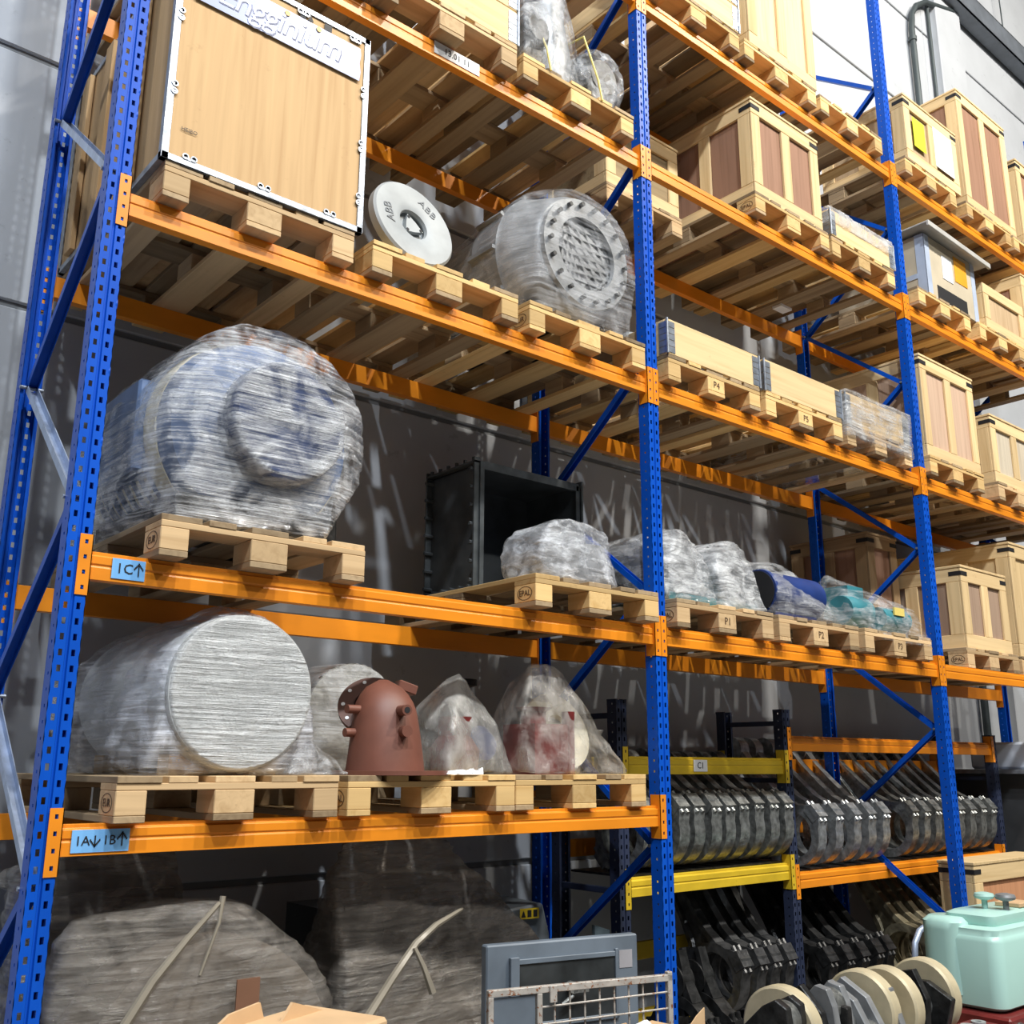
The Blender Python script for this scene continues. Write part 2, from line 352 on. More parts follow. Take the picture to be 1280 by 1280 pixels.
def beam(x0, x1, yf, z, mat, label, rear=False, cat='beam', H=.095, name='rack_beam', ch=.2):
    """z is the underside of the end connectors; yf the outer face plane"""
    L = x1-x0; t = thing(name, label, cat, ((x0+x1)/2, yf, z), PI if rear else 0)
    hb = L/2-.042; zb = .055; mb = MB()
    prof = [(.010, zb), (.050, zb), (.050, zb+H), (.022, zb+H), (.022, zb+H-.012), (.010, zb+H-.016), (.010, zb+H*.56), (.0135, zb+H*.53), (.0135, zb+H*.47), (.010, zb+H*.44)]
    mb.prism(prof, -hb, hb, 'x'); part('beam_tube', mb, mat, t, .0012)
    for s in (-1, 1):
        cm = MB(); xi = s*(L/2-.0415); xo = s*(L/2-.002)
        cm.box(min(xi, xi+s*-.003), max(xi, xi-s*.003), -.004, .058, 0, ch)
        xa, xb = min(xi-s*.003, xo), max(xi-s*.003, xo); w = xb-xa; nh = int(round(ch/PH))
        # front flange with slots
        c0, c1 = xa+w*.38, xa+w*.62
        cm.box(xa, c0, -.004, -.001, 0, ch); cm.box(c1, xb, -.004, -.001, 0, ch)
        zz = 0
        for k in range(nh):
            h0 = k*PH+.018; cm.box(c0, c1, -.004, -.001, zz, h0); zz = h0+.014
        cm.box(c0, c1, -.004, -.001, zz, ch)
        part('beam_connector', cm, mat, t)
    return t
XF = [0, 2.8, 5.6, 8.4]; DEP = .92
ZL = {'1B': 1.2675, '1C': 2.126, '2': 3.444, '3': 4.774, '4': 5.866}
TOP = {k: v+.15 for k, v in ZL.items()}
def zig(first_front, z0, top):
    out = []; z = z0; f = first_front
    while z < top-.1:
        out.append((.075 if f else DEP-.075, z)); z += .6125; f = not f
    return out
nameF = ['nearest blue upright frame, at the left edge beside the signs 1A 1B and 1C', 'second blue upright frame from the left, its front post chipped, mid picture',
         'third blue upright frame, standing behind the mint green tank', 'farthest blue upright frame, just showing at the right edge above the crates']
for i, x in enumerate(XF):
    ff = i in (2, 3); h = 8.0 if i < 3 else 7.5
    nd = zig(ff, .62 if (ff or True) else 0, h)
    if not ff: nd = zig(False, .62, h)
    bm_ = [BRACE_GREY if (i == 0 and not(k % 2)) is False and i == 0 and k % 2 == 1 else BLUE for k in range(len(nd)-1)]
    frame(x, 0, DEP, h, BLUE, nameF[i], nd, bm_)
BAYN = ['nearest bay', 'middle bay', 'far bay']
LEVN = {'1B': 'lowest pallet level', '1C': 'second pallet level', '2': 'third pallet level', '3': 'fourth pallet level', '4': 'top pallet level'}
for b in range(3):
    for k in ZL:
        if k == '1B' and b > 0: continue
        extra = {'1B': ', with the blue sign 1A 1B', '1C': ', with the blue sign 1C'}.get(k, '') if b == 0 else ''
        beam(XF[b], XF[b+1], 0, ZL[k], ORANGE, 'orange front beam of the %s at its %s%s' % (BAYN[b], LEVN[k], extra))
        beam(XF[b], XF[b+1], DEP, ZL[k], ORANGE, 'orange rear beam by the wall in the %s at its %s' % (BAYN[b], LEVN[k]), True)

# shelf signs on the front beams
def sign(x0, x1, z0, z1, y, txt, mat, label, size, sp=1.0, writing='lettering'):
    t = thing('shelf_sign', label, 'sign', ((x0+x1)/2, y, (z0+z1)/2)); w, h = x1-x0, z1-z0
    bx('card', t, -w/2, w/2, -.001, .001, -h/2, h/2, mat, 0)
    if txt: link(writing, text_mesh(txt, size, INK, spacing=sp), t, (0, -.0022, 0), FRONT)
    return t
def arrow(t, x, z0, z1, upw=True):
    mb = MB(); mb.box(x-.002, x+.002, -.003, -.0015, z0, z1); zt = z1 if upw else z0; s = -1 if upw else 1
    for q in (-1, 1):
        for k in range(5): mb.box(x+q*k*.0035-.002, x+q*k*.0035+.002, -.003, -.0015, zt+s*k*.0045-.003, zt+s*k*.0045+.003)
    part('arrow', mb, INK, t)
zb = ZL['1B']+.055; s1 = sign(.077, .255, zb+.010, zb+.078, .0075, '', BLUELAB, 'light blue sign reading 1A down 1B up on the lowest orange beam', .050)
link('lettering', text_mesh('1A', .040, INK), s1, (-.056, -.0022, 0), FRONT); link('lettering', text_mesh('1B', .040, INK), s1, (.026, -.0022, 0), FRONT)
arrow(s1, -.018, -.016, .016, False); arrow(s1, .066, -.018, .022)
zb = ZL['1C']+.055; s2 = sign(.115, .225, zb+.012, zb+.080, .0075, '1C  ', BLUELAB, 'light blue sign reading 1C with an up arrow on an orange beam', .048)
arrow(s2, .033, -.02, .022)
zb = ZL['3']+.055; sign(1.35, 1.62, zb+.02, zb+.085, .0075, '13.01 11', PAPER, 'grey worn paper label on the orange beam under the boarded crate', .045)

# ------------------------------------------------------------------ pallets
def pallet(slot_x, y0, z, label, w=.8, d=1.2, fresh=False, rz=0, stamp=None, front=None, note=None):
    t = thing('wooden_pallet', label, 'pallet', (slot_x+w/2, y0+d/2, z), rz)
    Wd = YW if fresh else PW
    ex = w/2; ey = d/2
    bxs = [(-ex, -ex+.1), (-.0725, .0725), (ex-.1, ex)]; bys = [(-ey, -ey+.145), (-.0725, .0725), (ey-.145, ey)]
    for i, (a, b) in enumerate(bxs):
        bx('bottom_board', t, a, b, -ey, ey, 0, .022, DW('y') if R.random() < .8 else Wd('y'), .002)
        for (c, e) in bys: bx('block', t, a, b, c, e, .022, .1, Wd('x' if i != 1 else 'y') if c < 0 and c < -.1 else DW('y'), .003)
    for (c, e) in bys: bx('cross_board', t, -ex, ex, c, e, .1, .122, Wd('x') if c < -.1 else DW('x'), .002)
    for a, b in ((-ex, -ex+.145), (-.2325, -.1325), (-.0725, .0725), (.1325, .2325), (ex-.145, ex)):
        j = R.uniform(-.006, .006)
        bx('deck_board', t, a, b, -ey+j, ey+j, .122, .144, Wd('y') if R.random() < .45 else DW('y'), .002)
    if stamp:
        st = MB(); n = 24
        for i in range(n):
            a0, a1 = 2*PI*i/n, 2*PI*(i+1)/n
            q = [(-ex-.0012, -ey+.0725+math.cos(a)*rr, .061+math.sin(a)*rr*.62) for rr, a in ((.050, a0), (.050, a1), (.0455, a1), (.0455, a0))]
            st.add(q, [(0, 1, 2, 3)])
        part('stamp', st, INKB, t)
        link('stamp_lettering', text_mesh(stamp, .036, INKB), t, (-ex-.0014, -ey+.0725, .061), LEFTF)
    if front: link('chalk_mark', text_mesh(front, .055, INKB), t, (0, -ey-.0014, .06), FRONT)
    return t
S1 = [.18, 1.025, 1.86]; S2 = [2.88, 3.735, 4.59]; S3 = [5.72, 6.68, 7.56]
Y0 = -.045
pallet(.18, Y0, TOP['1B'], 'pale pallet under the big white wrapped drum, stamped EUR on its corner', stamp='EUR')
pallet(1.02, Y0, TOP['1B'], 'yellowish pallet under the rust red elbow casting, stamped EPAL', stamp='EPAL', fresh=True)
pallet(1.85, Y0+.03, TOP['1B'], 'yellowish pallet under the film hood with red parts inside, beside the second blue post', stamp='EPAL', fresh=True)
pallet(.235, Y0-.03, TOP['1C'], 'pale pallet under the huge wrapped blue motor, stamped EUR', stamp='EUR')
pallet(1.90, Y0-.04, TOP['1C'], 'pallet stamped EPAL under the black bolted steel box and the silver bundle', stamp='EPAL', fresh=True)
pallet(.14, Y0, TOP['2'], 'grey weathered pallet under the large plywood case')
pallet(1.03, Y0, TOP['2'], 'yellowish pallet under the leaning grey disc', fresh=True)
pallet(1.90, Y0, TOP['2'], 'yellowish pallet under the round wrapped machine with bolted ring', fresh=True, stamp='EUR')
pallet(.17, Y0, TOP['3'], 'pallet above the plywood case, leftmost on the fourth level of the nearest bay')
pallet(1.00, Y0-.02, TOP['3'], 'pallet under the boarded collar box, above the leaning grey disc')
pallet(1.85, Y0-.01, TOP['3'], 'yellowish pallet carrying the strapped film wrapped lumps beside the second blue post', fresh=True)
for i, n in enumerate(('left', 'middle', 'right')): pallet(S1[i], Y0, TOP['4'], '%s pallet of the topmost level in the nearest bay, seen from below' % n)
pallet(S2[0], Y0, TOP['1C'], 'worn pallet under the two white wrapped lumps right of the second blue post, marked P1', front='P1', stamp='EPAL')
pallet(S2[1], Y0, TOP['1C'], 'worn pallet marked P2 under the wrapped deep blue motor', front='P2')
pallet(S2[2], Y0-.01, TOP['1C'], 'worn pallet under the wrapped teal pump parts, beside the third blue post', front='P3')
pallet(S2[0], Y0, TOP['2'], 'pallet marked P4 under the timber collar box holding a beige gear', front='P4', fresh=True)
pallet(S2[1], Y0, TOP['2'], 'pallet marked P5 under the timber collar box in the middle of the row', front='P5', fresh=True)
pallet(S2[2], Y0, TOP['2'], 'pallet under the film wrapped collar box beside the third blue post')
pallet(2.98, .48, TOP['3'], 'short pallet at the back carrying the flake board box behind the second blue post', w=.7, d=.65)
pallet(S2[1]+.02, Y0, TOP['3'], 'pallet stamped EPAL under the battened crate with brown panels in the middle bay', stamp='EPAL', fresh=True)
pallet(S2[2], Y0, TOP['3'], 'pallet under the shallow collar box covered with a clear sheet', fresh=True)
pallet(S2[0], Y0, TOP['4'], 'topmost pallet of the middle bay nearest the second blue post', fresh=True)
pallet(S2[1], Y0, TOP['4'], 'topmost pallet of the middle bay under the tall pale crate', fresh=True)
pallet(S2[2], Y0, TOP['4'], 'empty topmost pallet of the middle bay, left of the third blue post', fresh=True)
pallet(6.03, .02, TOP['1C'], 'pallet stamped EPAL under the low crate right of the third blue post', stamp='EPAL')
pallet(6.93, .04, TOP['1C'], 'pallet under the tall crate at the right edge on the second level')
pallet(S3[0]-.08, Y0, TOP['2'], 'pallet under the tall crate with the black corner cleats right of the third blue post', fresh=True)
pallet(S3[1], Y0, TOP['2'], 'pallet under the square crate at the right edge on the third level')
pallet(S3[2], Y0, TOP['2'], 'farthest pallet on the third level of the far bay')
pallet(S3[0], Y0, TOP['3'], 'pallet under the carton with the orange label', fresh=True)
pallet(S3[1], Y0, TOP['3'], 'pallet under the low pale crate right of the carton', fresh=True)
pallet(S3[2], Y0, TOP['3'], 'farthest pallet on the fourth level of the far bay, at the right edge')
pallet(S3[0], Y0, TOP['4'], 'topmost pallet under the crate with yellow and white labels', fresh=True)
pallet(S3[1]+.02, Y0, TOP['4'], 'topmost pallet under the tall brown panelled crate in the far bay', fresh=True)
pallet(S3[2], Y0, TOP['4'], 'topmost pallet at the right edge of the picture', fresh=True)

# ------------------------------------------------------------------ crates and boxes
BATT = .018
def crate(x0, y0, z0, w, d, h, label, panel=PLYB, nf=1, ns=2, lid=True, cleats=True, bw=.09, wf=None):
    t = thing('wooden_crate', label, 'crate', (x0+w/2, y0+d/2, z0)); ex, ey = w/2, d/2; Wd = wf or CW
    bx('panel_body', t, -ex+BATT, ex-BATT, -ey+BATT, ey-BATT, 0, h-.02, panel, .002)
    for s in (-1, 1):
        # front / back battens
        ya, yb = sorted((s*(ey-BATT), s*ey))
        bx('batten', t, -ex, ex, ya, yb, 0, bw, Wd('x')); bx('batten', t, -ex, ex, ya, yb, h-.02-bw, h-.02, Wd('x'))
        for k in range(nf+2):
            c = -ex+bw/2+(w-bw)*k/(nf+1); bx('batten', t, c-bw/2, c+bw/2, ya, yb, bw, h-.02-bw, Wd('z'))
        xa, xb = sorted((s*(ex-BATT), s*ex)); a2, b2 = -ey+BATT, ey-BATT
        bx('batten', t, xa, xb, a2, b2, 0, bw, Wd('y')); bx('batten', t, xa, xb, a2, b2, h-.02-bw, h-.02, Wd('y'))
        for k in range(ns+2):
            c = a2+bw/2+(b2-a2-bw)*k/(ns+1); bx('batten', t, xa, xb, c-bw/2, c+bw/2, bw, h-.02-bw, Wd('z'))
    if lid: bx('lid', t, -ex-.006, ex+.006, -ey-.006, ey+.006, h-.02, h, Wd('y'))
    if cleats:
        for sx in (-1, 1):
            for sy in (-1, 1):
                m = MB(); q = .09
                m.box(min(sx*ex, sx*(ex-q)), max(sx*ex, sx*(ex-q)), min(sy*ey, sy*(ey+.003)), max(sy*ey, sy*(ey+.003)), h-.075, h-.045)
                m.box(min(sx*ex, sx*(ex+.003)), max(sx*ex, sx*(ex+.003)), min(sy*(ey+.003), sy*(ey-q)), max(sy*(ey+.003), sy*(ey-q)), h-.075, h-.045)
                part('corner_strap', m, DARK, t)
    return t
PT = .144
# big plywood case with galvanised edges, nearest bay third level
t = thing('plywood_case', 'large birch plywood case with galvanised steel edges and a blue white banner', 'crate', (.545, .55, TOP['2']+PT))
ex, ey, h = .425, .60, .935
bx('case_body', t, -ex+.004, ex-.004, -ey+.004, ey-.004, .004, h-.004, PLY, .001)
em = MB(); q = .026; e = .002
for sx in (-1, 1):
    for sy in (-1, 1):
        xa, xb = sorted((sx*(ex+e), sx*(ex-q))); ya, yb = sorted((sy*(ey+e), sy*(ey-q)))
        em.box(xa, xb, ya, yb, 0, h)
for z in (0, h-q):
    for s in (-1, 1):
        ya, yb = sorted((s*(ey+e), s*(ey-q))); em.box(-ex, ex, ya, yb, z, z+q)
        xa, xb = sorted((s*(ex+e), s*(ex-q))); em.box(xa, xb, -ey, ey, z, z+q)
part('edge_profile', em, ZINC, t, .001)
for (cx, cz) in [(-.32, .035), (-.02, .035), (.27, .035), (-.40, .30), (-.40, .62), (.40, .15), (.40, .40), (.40, .66), (.35, .90), (.10, .90), (-.15, .90), (-.35, .90)]:
    cl = MB(); hz = abs(cx) < .38
    for s in (-1, 1):
        dx, dz = (s*.016, 0) if hz else (0, s*.016)
        M = MY(cx+dx, -ey-.001, cz+dz); cl.lathe([(.008, 0), (.013, 0), (.013, .004), (.008, .004), (.008, 0)], M, 12)
    cl.box(cx-.02 if hz else cx-.012, cx+.02 if hz else cx+.012, -ey-.004, -ey-.001, cz-.012 if hz else cz-.02, cz-.002 if hz else cz-.012)
    part('clip', cl, ZINC, t)
for yy in (-.28, .12, .42): bx('side_batten', t, -ex-.022, -ex, yy-.045, yy+.045, .03, h-.03, PLY, .002)
for xx in (-.30, 0, .28): bx('skid_pad', t, xx-.05, xx+.05, -ey+.001, -ey+.07, -.004, 0, DARK, 0)
ban = thing('banner', 'blue white banner strip lettered in outlined script across the plywood case', 'banner', (.55, -.0545, TOP['2']+PT+.79), 0)
bb = MB(); bb.prism([(-.36, -.075), (.37, -.085), (.375, -.04), (.368, .0), (.374, .04), (.37, .075), (-.36, .085)], -.0015, 0, 'y')
part('strip', bb, simple('banner_vinyl', (.34, .39, .62), .25, 0, .03), ban)
link('lettering', text_mesh('Engginium', .155, simple('banner_outline', (.06, .08, .18), .4, 0, .05), .0004, .25, .88), ban, (0, -.0022, 0), FRONT)
link('lettering', text_mesh('Engginium', .150, simple('banner_fill', (.42, .47, .70), .3, 0, .03), .0004, .25, .905), ban, (-.004, -.0032, .003), FRONT)
yd = MB()
for x in (.02, .165): yd.lathe([(.0, 0), (.012, 0), (.012, .002), (0, .002)], MY(x, -.0036, .062), 14)
part('dot', yd, simple('amber_dot', (.72, .42, .08), .4), ban)
link('marking', text_mesh('HEIBO', .022, INK, .0003), t, (-.33, -ey-.001, .145), FRONT)
mk = MB()
for x in (.10, .135): mk.prism([(x-.014, .878), (x+.014, .878), (x, .906)], -ey-.001, -ey, 'y')
mk.box(.20, .235, -ey-.001, -ey, .875, .905); mk.prism([(.335, .80), (.36, .80), (.347, .825)], -ey-.001, -ey, 'y'); part('shipping_symbol', mk, INK, t)

# boarded collar box at top of nearest bay
def collar(x0, y0, z0, w, d, h, label, rows=1, name='timber_collar_box', wrap=False):
    t = thing(name, label, 'box', (x0+w/2, y0+d/2, z0)); ex, ey = w/2, d/2; bh = h/rows
    for r in range(rows):
        a, b = r*bh+.001, (r+1)*bh-.001
        for s in (-1, 1):
            ya, yb = sorted((s*ey, s*(ey-.02))); bx('side_board', t, -ex, ex, ya, yb, a, b, CW('x'))
            xa, xb = sorted((s*ex, s*(ex-.02))); bx('side_board', t, xa, xb, -ey+.02, ey-.02, a, b, CW('y'))
        for sx in (-1, 1):
            for sy in (-1, 1):
                m = MB(); q = .058
                for k in range(5):
                    zz = a+.01+k*(b-a-.02)/5; z2 = zz+(b-a-.02)/5-.004
                    xa, xb = sorted((sx*(ex+.002), sx*(ex-q))); ya, yb = sorted((sy*(ey), sy*(ey+.003))); m.box(xa, xb, ya, yb, zz, z2)
                    xa, xb = sorted((sx*(ex), sx*(ex+.003))); ya, yb = sorted((sy*(ey+.003), sy*(ey-q))); m.box(xa, xb, ya, yb, zz, z2)
                m.tube((sx*(ex+.004), sy*(ey+.004), a), (sx*(ex+.004), sy*(ey+.004), b), .007, n=8)
                part('corner_hinge', m, ZINC, t)
    return t
collar(1.0, -.065, TOP['3']+PT, .8, 1.2, .40, 'tall box of stacked boards with a galvanised hinge, above the leaning grey disc', 2)
# film-wrapped lumps on the strapped pallet, nearest bay fourth level
z = TOP['3']+PT
def lump(name, label, cat, core, pts, fm, L=.045, amp=.012, fold=.008, fs=(6, 6, 30), seed=1, smooth=3):
    t = thing(name, label, cat)
    for nm, mb, mt in core: part(nm, mb, mt, t, smooth=.7)
    link('plastic_film', film_mesh(pts, fm, L, amp, fold, fs, seed, smooth), t)
    return t
lump('wrapped_machine', 'tall grey machine wrapped in clear film, middle one on the strapped pallet', 'wrapped load',
     [('machine_body', MB().lathe([(.13, 0), (.15, .25), (.11, .5), (.12, .68)], Matrix.Translation((2.20, .18, z)), 20), GREYM)],
     ring(2.20, .18, z+.004, .19, 'z')+ring(2.2, .18, z+.35, .18, 'z')+ring(2.18, .18, z+.72, .13, 'z'), F_CRUMP, seed=3, fs=(16, 16, 8))
lump('wrapped_machine', 'round dark machine in crumpled film, right one on the strapped pallet', 'wrapped load',
     [('machine_body', MB().lathe([(.12, -.15), (.17, -.08), (.17, .1), (.1, .16)], MY(2.48, .16, z+.20), 20), DSTEEL)],
     ring(2.48, .0, z+.21, .17)+ring(2.48, .34, z+.21, .18)+ring(2.48, .18, z+.004, .17, 'z'), F_CRUMP, seed=4, fs=(12, 12, 12))
lump('wrapped_machine', 'small round machine in film next to the boarded box, left one on the strapped pallet', 'wrapped load',
     [('machine_body', MB().lathe([(.08, -.12), (.10, -.06), (.10, .1), (.07, .14)], MY(1.97, .1, z+.22), 20), DSTEEL), ('stand', MB().box(1.91, 2.02, .0, .2, z, z+.14), DSTEEL)],
     ring(1.97, -.07, z+.23, .13)+ring(1.97, .25, z+.24, .14)+[(1.87, -.03, z+.004), (2.06, -.03, z+.004), (1.87, .25, z+.004), (2.06, .25, z+.004)], F_CRUMP, seed=5, fs=(12, 12, 12), L=.035)
for i, (a, b) in enumerate([((2.03, -.06), (1.98, z+.34)), ((2.40, -.06), (2.33, z+.42))]):
    o = link('strap', MB().path([(a[0], -.062, z-.02), (a[0]-.02, -.055, z+.10), (b[0], .0, b[1]-.04), (b[0], .2, b[1])], .006, 6).mesh('strap', STRAP))
    tag(o, ('left' if i == 0 else 'right')+' yellow strap tying the film wrapped lumps to the upper pallet', 'strap')

# grey disc lettered ABB
t = thing('metal_disc', 'light grey steel disc lettered ABB leaning back on a pallet beside the plywood case', 'disc', (1.315, .12, TOP['2']+PT+.225))
t.rotation_euler = (math.radians(-14), 0, math.radians(4))
part('disc', MB().lathe([(.10, 0), (.085, .0), (.072, .02), (.078, .035), (.11, .048), (.215, .046), (.225, .036), (.225, .0), (.12, -.012), (.0, -.012), (0, .0)][::-1], MY(0, 0, 0), 48), SILVER, t, smooth=.5)
hub = MB(); hub.prism([(math.cos(a)*r, math.sin(a)*r) for a, r in [(PI/2+k*PI/3+.3, .062 if k % 2 == 0 else .035) for k in range(6)]], -.026, -.004, 'y'); part('hub', hub, SILVER, t)
hm = MB()
for k in range(3):
    a = PI/2+k*2*PI/3+.3; hm.tube((math.cos(a)*.048, -.0265, math.sin(a)*.048), (math.cos(a)*.048, -.0285, math.sin(a)*.048), .008, n=10)
part('bolt_hole', hm, DARK, t)
ABBM = simple('stamped_grey', (.16, .17, .18), .6)
link('lettering', text_mesh('ABB', .060, ABBM, .0008), t, (.088, -.0492, .115), (PI/2, math.radians(38), 0))
link('lettering', text_mesh('ABB', .060, ABBM, .0008), t, (-.145, -.0492, .0), (PI/2, math.radians(-96), 0))

# round wrapped machine with bolted ring (third level, nearest bay)
z = TOP['2']+PT; c = (2.36, .06, z+.43)
t = thing('wrapped_housing', 'round silver machine housing with a bolted ring and dark bore under clear film', 'machine')
part('housing', MB().lathe([(.30, -.95), (.34, -.88), (.36, -.45), (.41, -.42), (.41, -.22), (.39, -.2), (.33, -.02), (.31, .0), (.19, .0), (.18, -.2), (.0, -.2)], MY(*c), 40), GREYM, t, smooth=.5)
part('flange_ring', MB().lathe([(.20, 0), (.30, 0), (.30, .03), (.20, .03), (.20, 0)], MY(*c), 40), GREYM, t, smooth=.4)
bo = MB()
for k in range(18):
    a = 2*PI*k/18; p = (c[0]+math.cos(a)*.265, c[1]-.035, c[2]+math.sin(a)*.265); bo.tube(p, (p[0], p[1]-.022, p[2]), .013, n=6)
part('bolts', bo, DSTEEL, t)
part('bore', MB().lathe([(0, 0), (.18, 0), (.18, .002), (0, .002)], MY(c[0], c[1]+.04, c[2]), 30), DARK, t)
rb = MB()
for k in range(12):
    a = 2*PI*k/12; M = Matrix.Translation((c[0], c[1]+.33, c[2])) @ Matrix.Rotation(a, 4, 'Y'); part('rib', MB().box(-.01, .01, -.11, .10, .36, .43, M), GREYM, t)
fb = MB().box(c[0]-.32, c[0]+.28, .15, .85, z, z+.12); part('foot', fb, DSTEEL, t)
link('plastic_film', film_mesh(ring(c[0], .0, c[2], .335)+ring(c[0], .2, c[2], .43)+ring(c[0], .95, c[2], .37)+[(c[0]-.38, .0, z+.003), (c[0]+.24, -.02, z+.003), (c[0]-.36, .9, z+.003), (c[0]+.3, .9, z+.003)], film('clear_stretch_film_b', (.85, .87, .90), lo=.02, hi=.45, streak=(3, 3, 50), bump=.9, rough=.14), .04, .010, .006, (5, 5, 30), 9), t)

# huge wrapped motor (second level, nearest bay)
z = TOP['1C']+PT; c = (.70, .10, z+.435)
t = thing('wrapped_motor', 'huge cream and blue motor wrapped in milky film on the stamped pallet', 'motor')
part('stator', MB().lathe([(.36, -.98), (.40, -.92), (.41, -.25), (.40, -.16)], MY(*c), 40), CREAM, t, smooth=.5)
part('end_bell', MB().lathe([(.395, -.16), (.37, -.08), (.26, -.02), (.22, 0)], MY(*c), 40), LBLUE, t, smooth=.5)
part('bearing_cap', MB().lathe([(.225, 0), (.225, .13), (.21, .15), (0, .15)], MY(*c), 40), simple('wrapped_blue_cap', (.03, .055, .15), .3, .2, .2), t, smooth=.5)
rb = MB()
for k in range(8):
    yy = c[1]+.28+k*.08; rb.lathe([(.405, 0), (.42, .006), (.42, .022), (.405, .028)], MY(c[0], yy, c[2]), 40)
part('cooling_fins', rb, LBLUE, t, smooth=.5)
part('foot', MB().box(.34, 1.02, .12, .95, z, z+.14), DSTEEL, t, .01)
part('terminal_box', MB().box(.26, .42, .35, .80, z+.25, z+.62), LBLUE, t, .01)
MF = film('motor_film', (.90, .92, .95), lo=.04, hi=.92, streak=(2.5, 2.5, 70), rough=.16, bump=1.0)  # pale colour and strong streaks put white glare into this film
link('plastic_film', film_mesh(ring(.70, .02, c[2]+.003, .30)+ring(.70, .10, c[2]+.005, .425)+ring(.70, .22, c[2]+.005, .445)+ring(.70, .98, c[2], .44)+[(.32, .02, z+.003), (.90, .0, z+.02), (.98, .10, z+.08), (.25, 1.0, z+.003), (1.0, 1.0, z+.003), (.22, .9, z+.5), (.22, .9, z+.1), (.25, .3, z+.05)],
     MF, .034, .016, .011, (4, 4, 34), 11, 2), t)
link('cap_film', film_mesh(ring(.70, -.062, c[2], .235)+ring(.70, .05, c[2], .245), MF, .03, .004, .004, (4, 4, 50), 12, 1), t)

# silver bundle, black box
z = TOP['1C']+PT
lump('wrapped_bundle', 'silver lumpy bundle in crumpled film in front of the black steel box', 'wrapped load',
     [('metal_part', MB().lathe([(.13, -.14), (.14, .0), (.13, .12), (.08, .13)], MY(2.16, .16, z+.15), 20), GREYM), ('metal_part', MB().lathe([(.12, 0), (.13, .1), (.11, .22)], Matrix.Translation((2.42, .16, z)), 20), GREYM)],
     ring(2.16, .0, z+.15, .145)+ring(2.16, .30, z+.15, .15)+ring(2.43, .16, z+.004, .17, 'z')+ring(2.43, .16, z+.29, .12, 'z')+ring(2.16, .16, z+.004, .17, 'z'), film('bundle_film', (.80, .83, .88), lo=.15, hi=.95, streak=(9, 9, 22), bump=.9), L=.03, seed=12, amp=.016, fold=.010, fs=(8, 8, 22))
t = thing('steel_box', 'black open fronted steel box with bolted flanges at the back of the pallet', 'box', (2.375, .70, z))
w, d, h = .34, .21, .66; fl = .03
bm_ = MB(); bm_.box(-w, -w+.006, -d, d, 0, h).box(w-.006, w, -d, d, 0, h).box(-w, w, -d, d, h-.006, h).box(-w, w, -d, d, 0, .006).box(-w, w, d-.006, d, 0, h)
part('shell', bm_, BLACK, t)
fr = MB()
fr.box(-w-.035, -w, -d, -d+.012, 0, h+.03).box(-w-.035, -w, d-.012, d, 0, h+.03).box(-w, w, -d-.01, -d+.015, h-.03, h+.012).box(-w, w, -d-.01, -d+.012, 0, .03)
fr.box(-w-.005, -w+.02, -d-.012, -d, 0, h+.01).box(w-.02, w+.005, -d-.01, -d, 0, h)
fr.box(-w-.035, -w, -d, d, h, h+.012).box(-w-.035, -w, -d, d, 0, .012).box(w+.03, w+.042, -d, d, 0, h+.035)
part('flange', fr, simple('worn_black_edge', (.07, .08, .085), .5, .4, .4, (12, 12, 12)), t, .001)
bo = MB()
for k in range(7):
    zz = .06+k*.095
    for yy in (-d+.02, d-.02): bo.tube((-w-.05, yy, zz), (-w, yy, zz), .010, n=6)
for k in range(6):
    yy = -d+.03+k*(2*d-.06)/5; bo.tube((-w-.016, yy, h+.012), (-w-.016, yy, h+.035), .011, n=6); bo.tube((-w-.05, yy, .03), (-w, yy, .03), .010, n=6)
part('bolts', bo, BLACK, t)
# green-grey oddment behind bundle
o = link('valve_body', MB().lathe([(.03, 0), (.06, .02), (.06, .08), (.03, .1), (.03, .16), (.05, .17), (.05, .19)], Matrix.Translation((2.60, .33, z)), 16).mesh('valve', simple('mossy_green_metal', (.08, .10, .07), .6), 0, .6))
tag(o, 'small dark green valve between the silver bundle and the second blue post', 'valve')

# ---- lowest level, nearest bay
z = TOP['1B']+PT; c = (.605, .0, z+.285)
t = thing('wrapped_drum', 'big white drum lying down, wrapped in milky film, leftmost on the lowest level', 'drum')
part('drum', MB().lathe([(.262, -.92), (.272, -.90), (.272, -.02), (.268, 0), (0, 0)], MY(*c), 48), simple('pale_metal', (.60, .62, .62), .4, .2, .05), t, smooth=.5)
part('cradle', MB().box(.40, .80, .1, .2, z, z+.07).box(.40, .80, .75, .85, z, z+.07), PW('x'), t)
fe = link('face_film', film_mesh(ring(c[0], -.012, c[2], .262, n=40)+ring(c[0], .02, c[2], .276, n=40), film('face_film', (.80, .82, .82), lo=.70, hi=1.0, streak=(4, 4, 80), rough=.3, bump=1.0), .02, .002, .0022, (4, 4, 70), 14, 1), t)
link('plastic_film', film_mesh(ring(c[0], .02, c[2], .285)+ring(c[0], .95, c[2], .29)+[(.30, .05, z+.003), (.95, .02, z+.003), (.30, 1.02, z+.003), (1.0, .98, z+.003), (.22, 1.0, z+.30), (c[0], .2, c[2]+.33), (c[0]+.02, .35, c[2]+.33)],
     film('drum_film', (.80, .83, .90), lo=.10, hi=.9, streak=(2.5, 2.5, 60), bump=.7), .035, .014, .008, (4, 4, 24), 15), t)
o = link('crumpled_film', film_mesh([(.78, -.02, z+.002), (1.08, .02, z+.002), (.80, .16, z+.002), (1.04, .2, z+.002), (.86, .05, z+.10), (.97, .1, z+.11)], F_CRUMP, .02, .02, .014, (14, 14, 14), 16)); tag(o, 'crumpled clear film heaped at the foot of the white drum', 'plastic film')
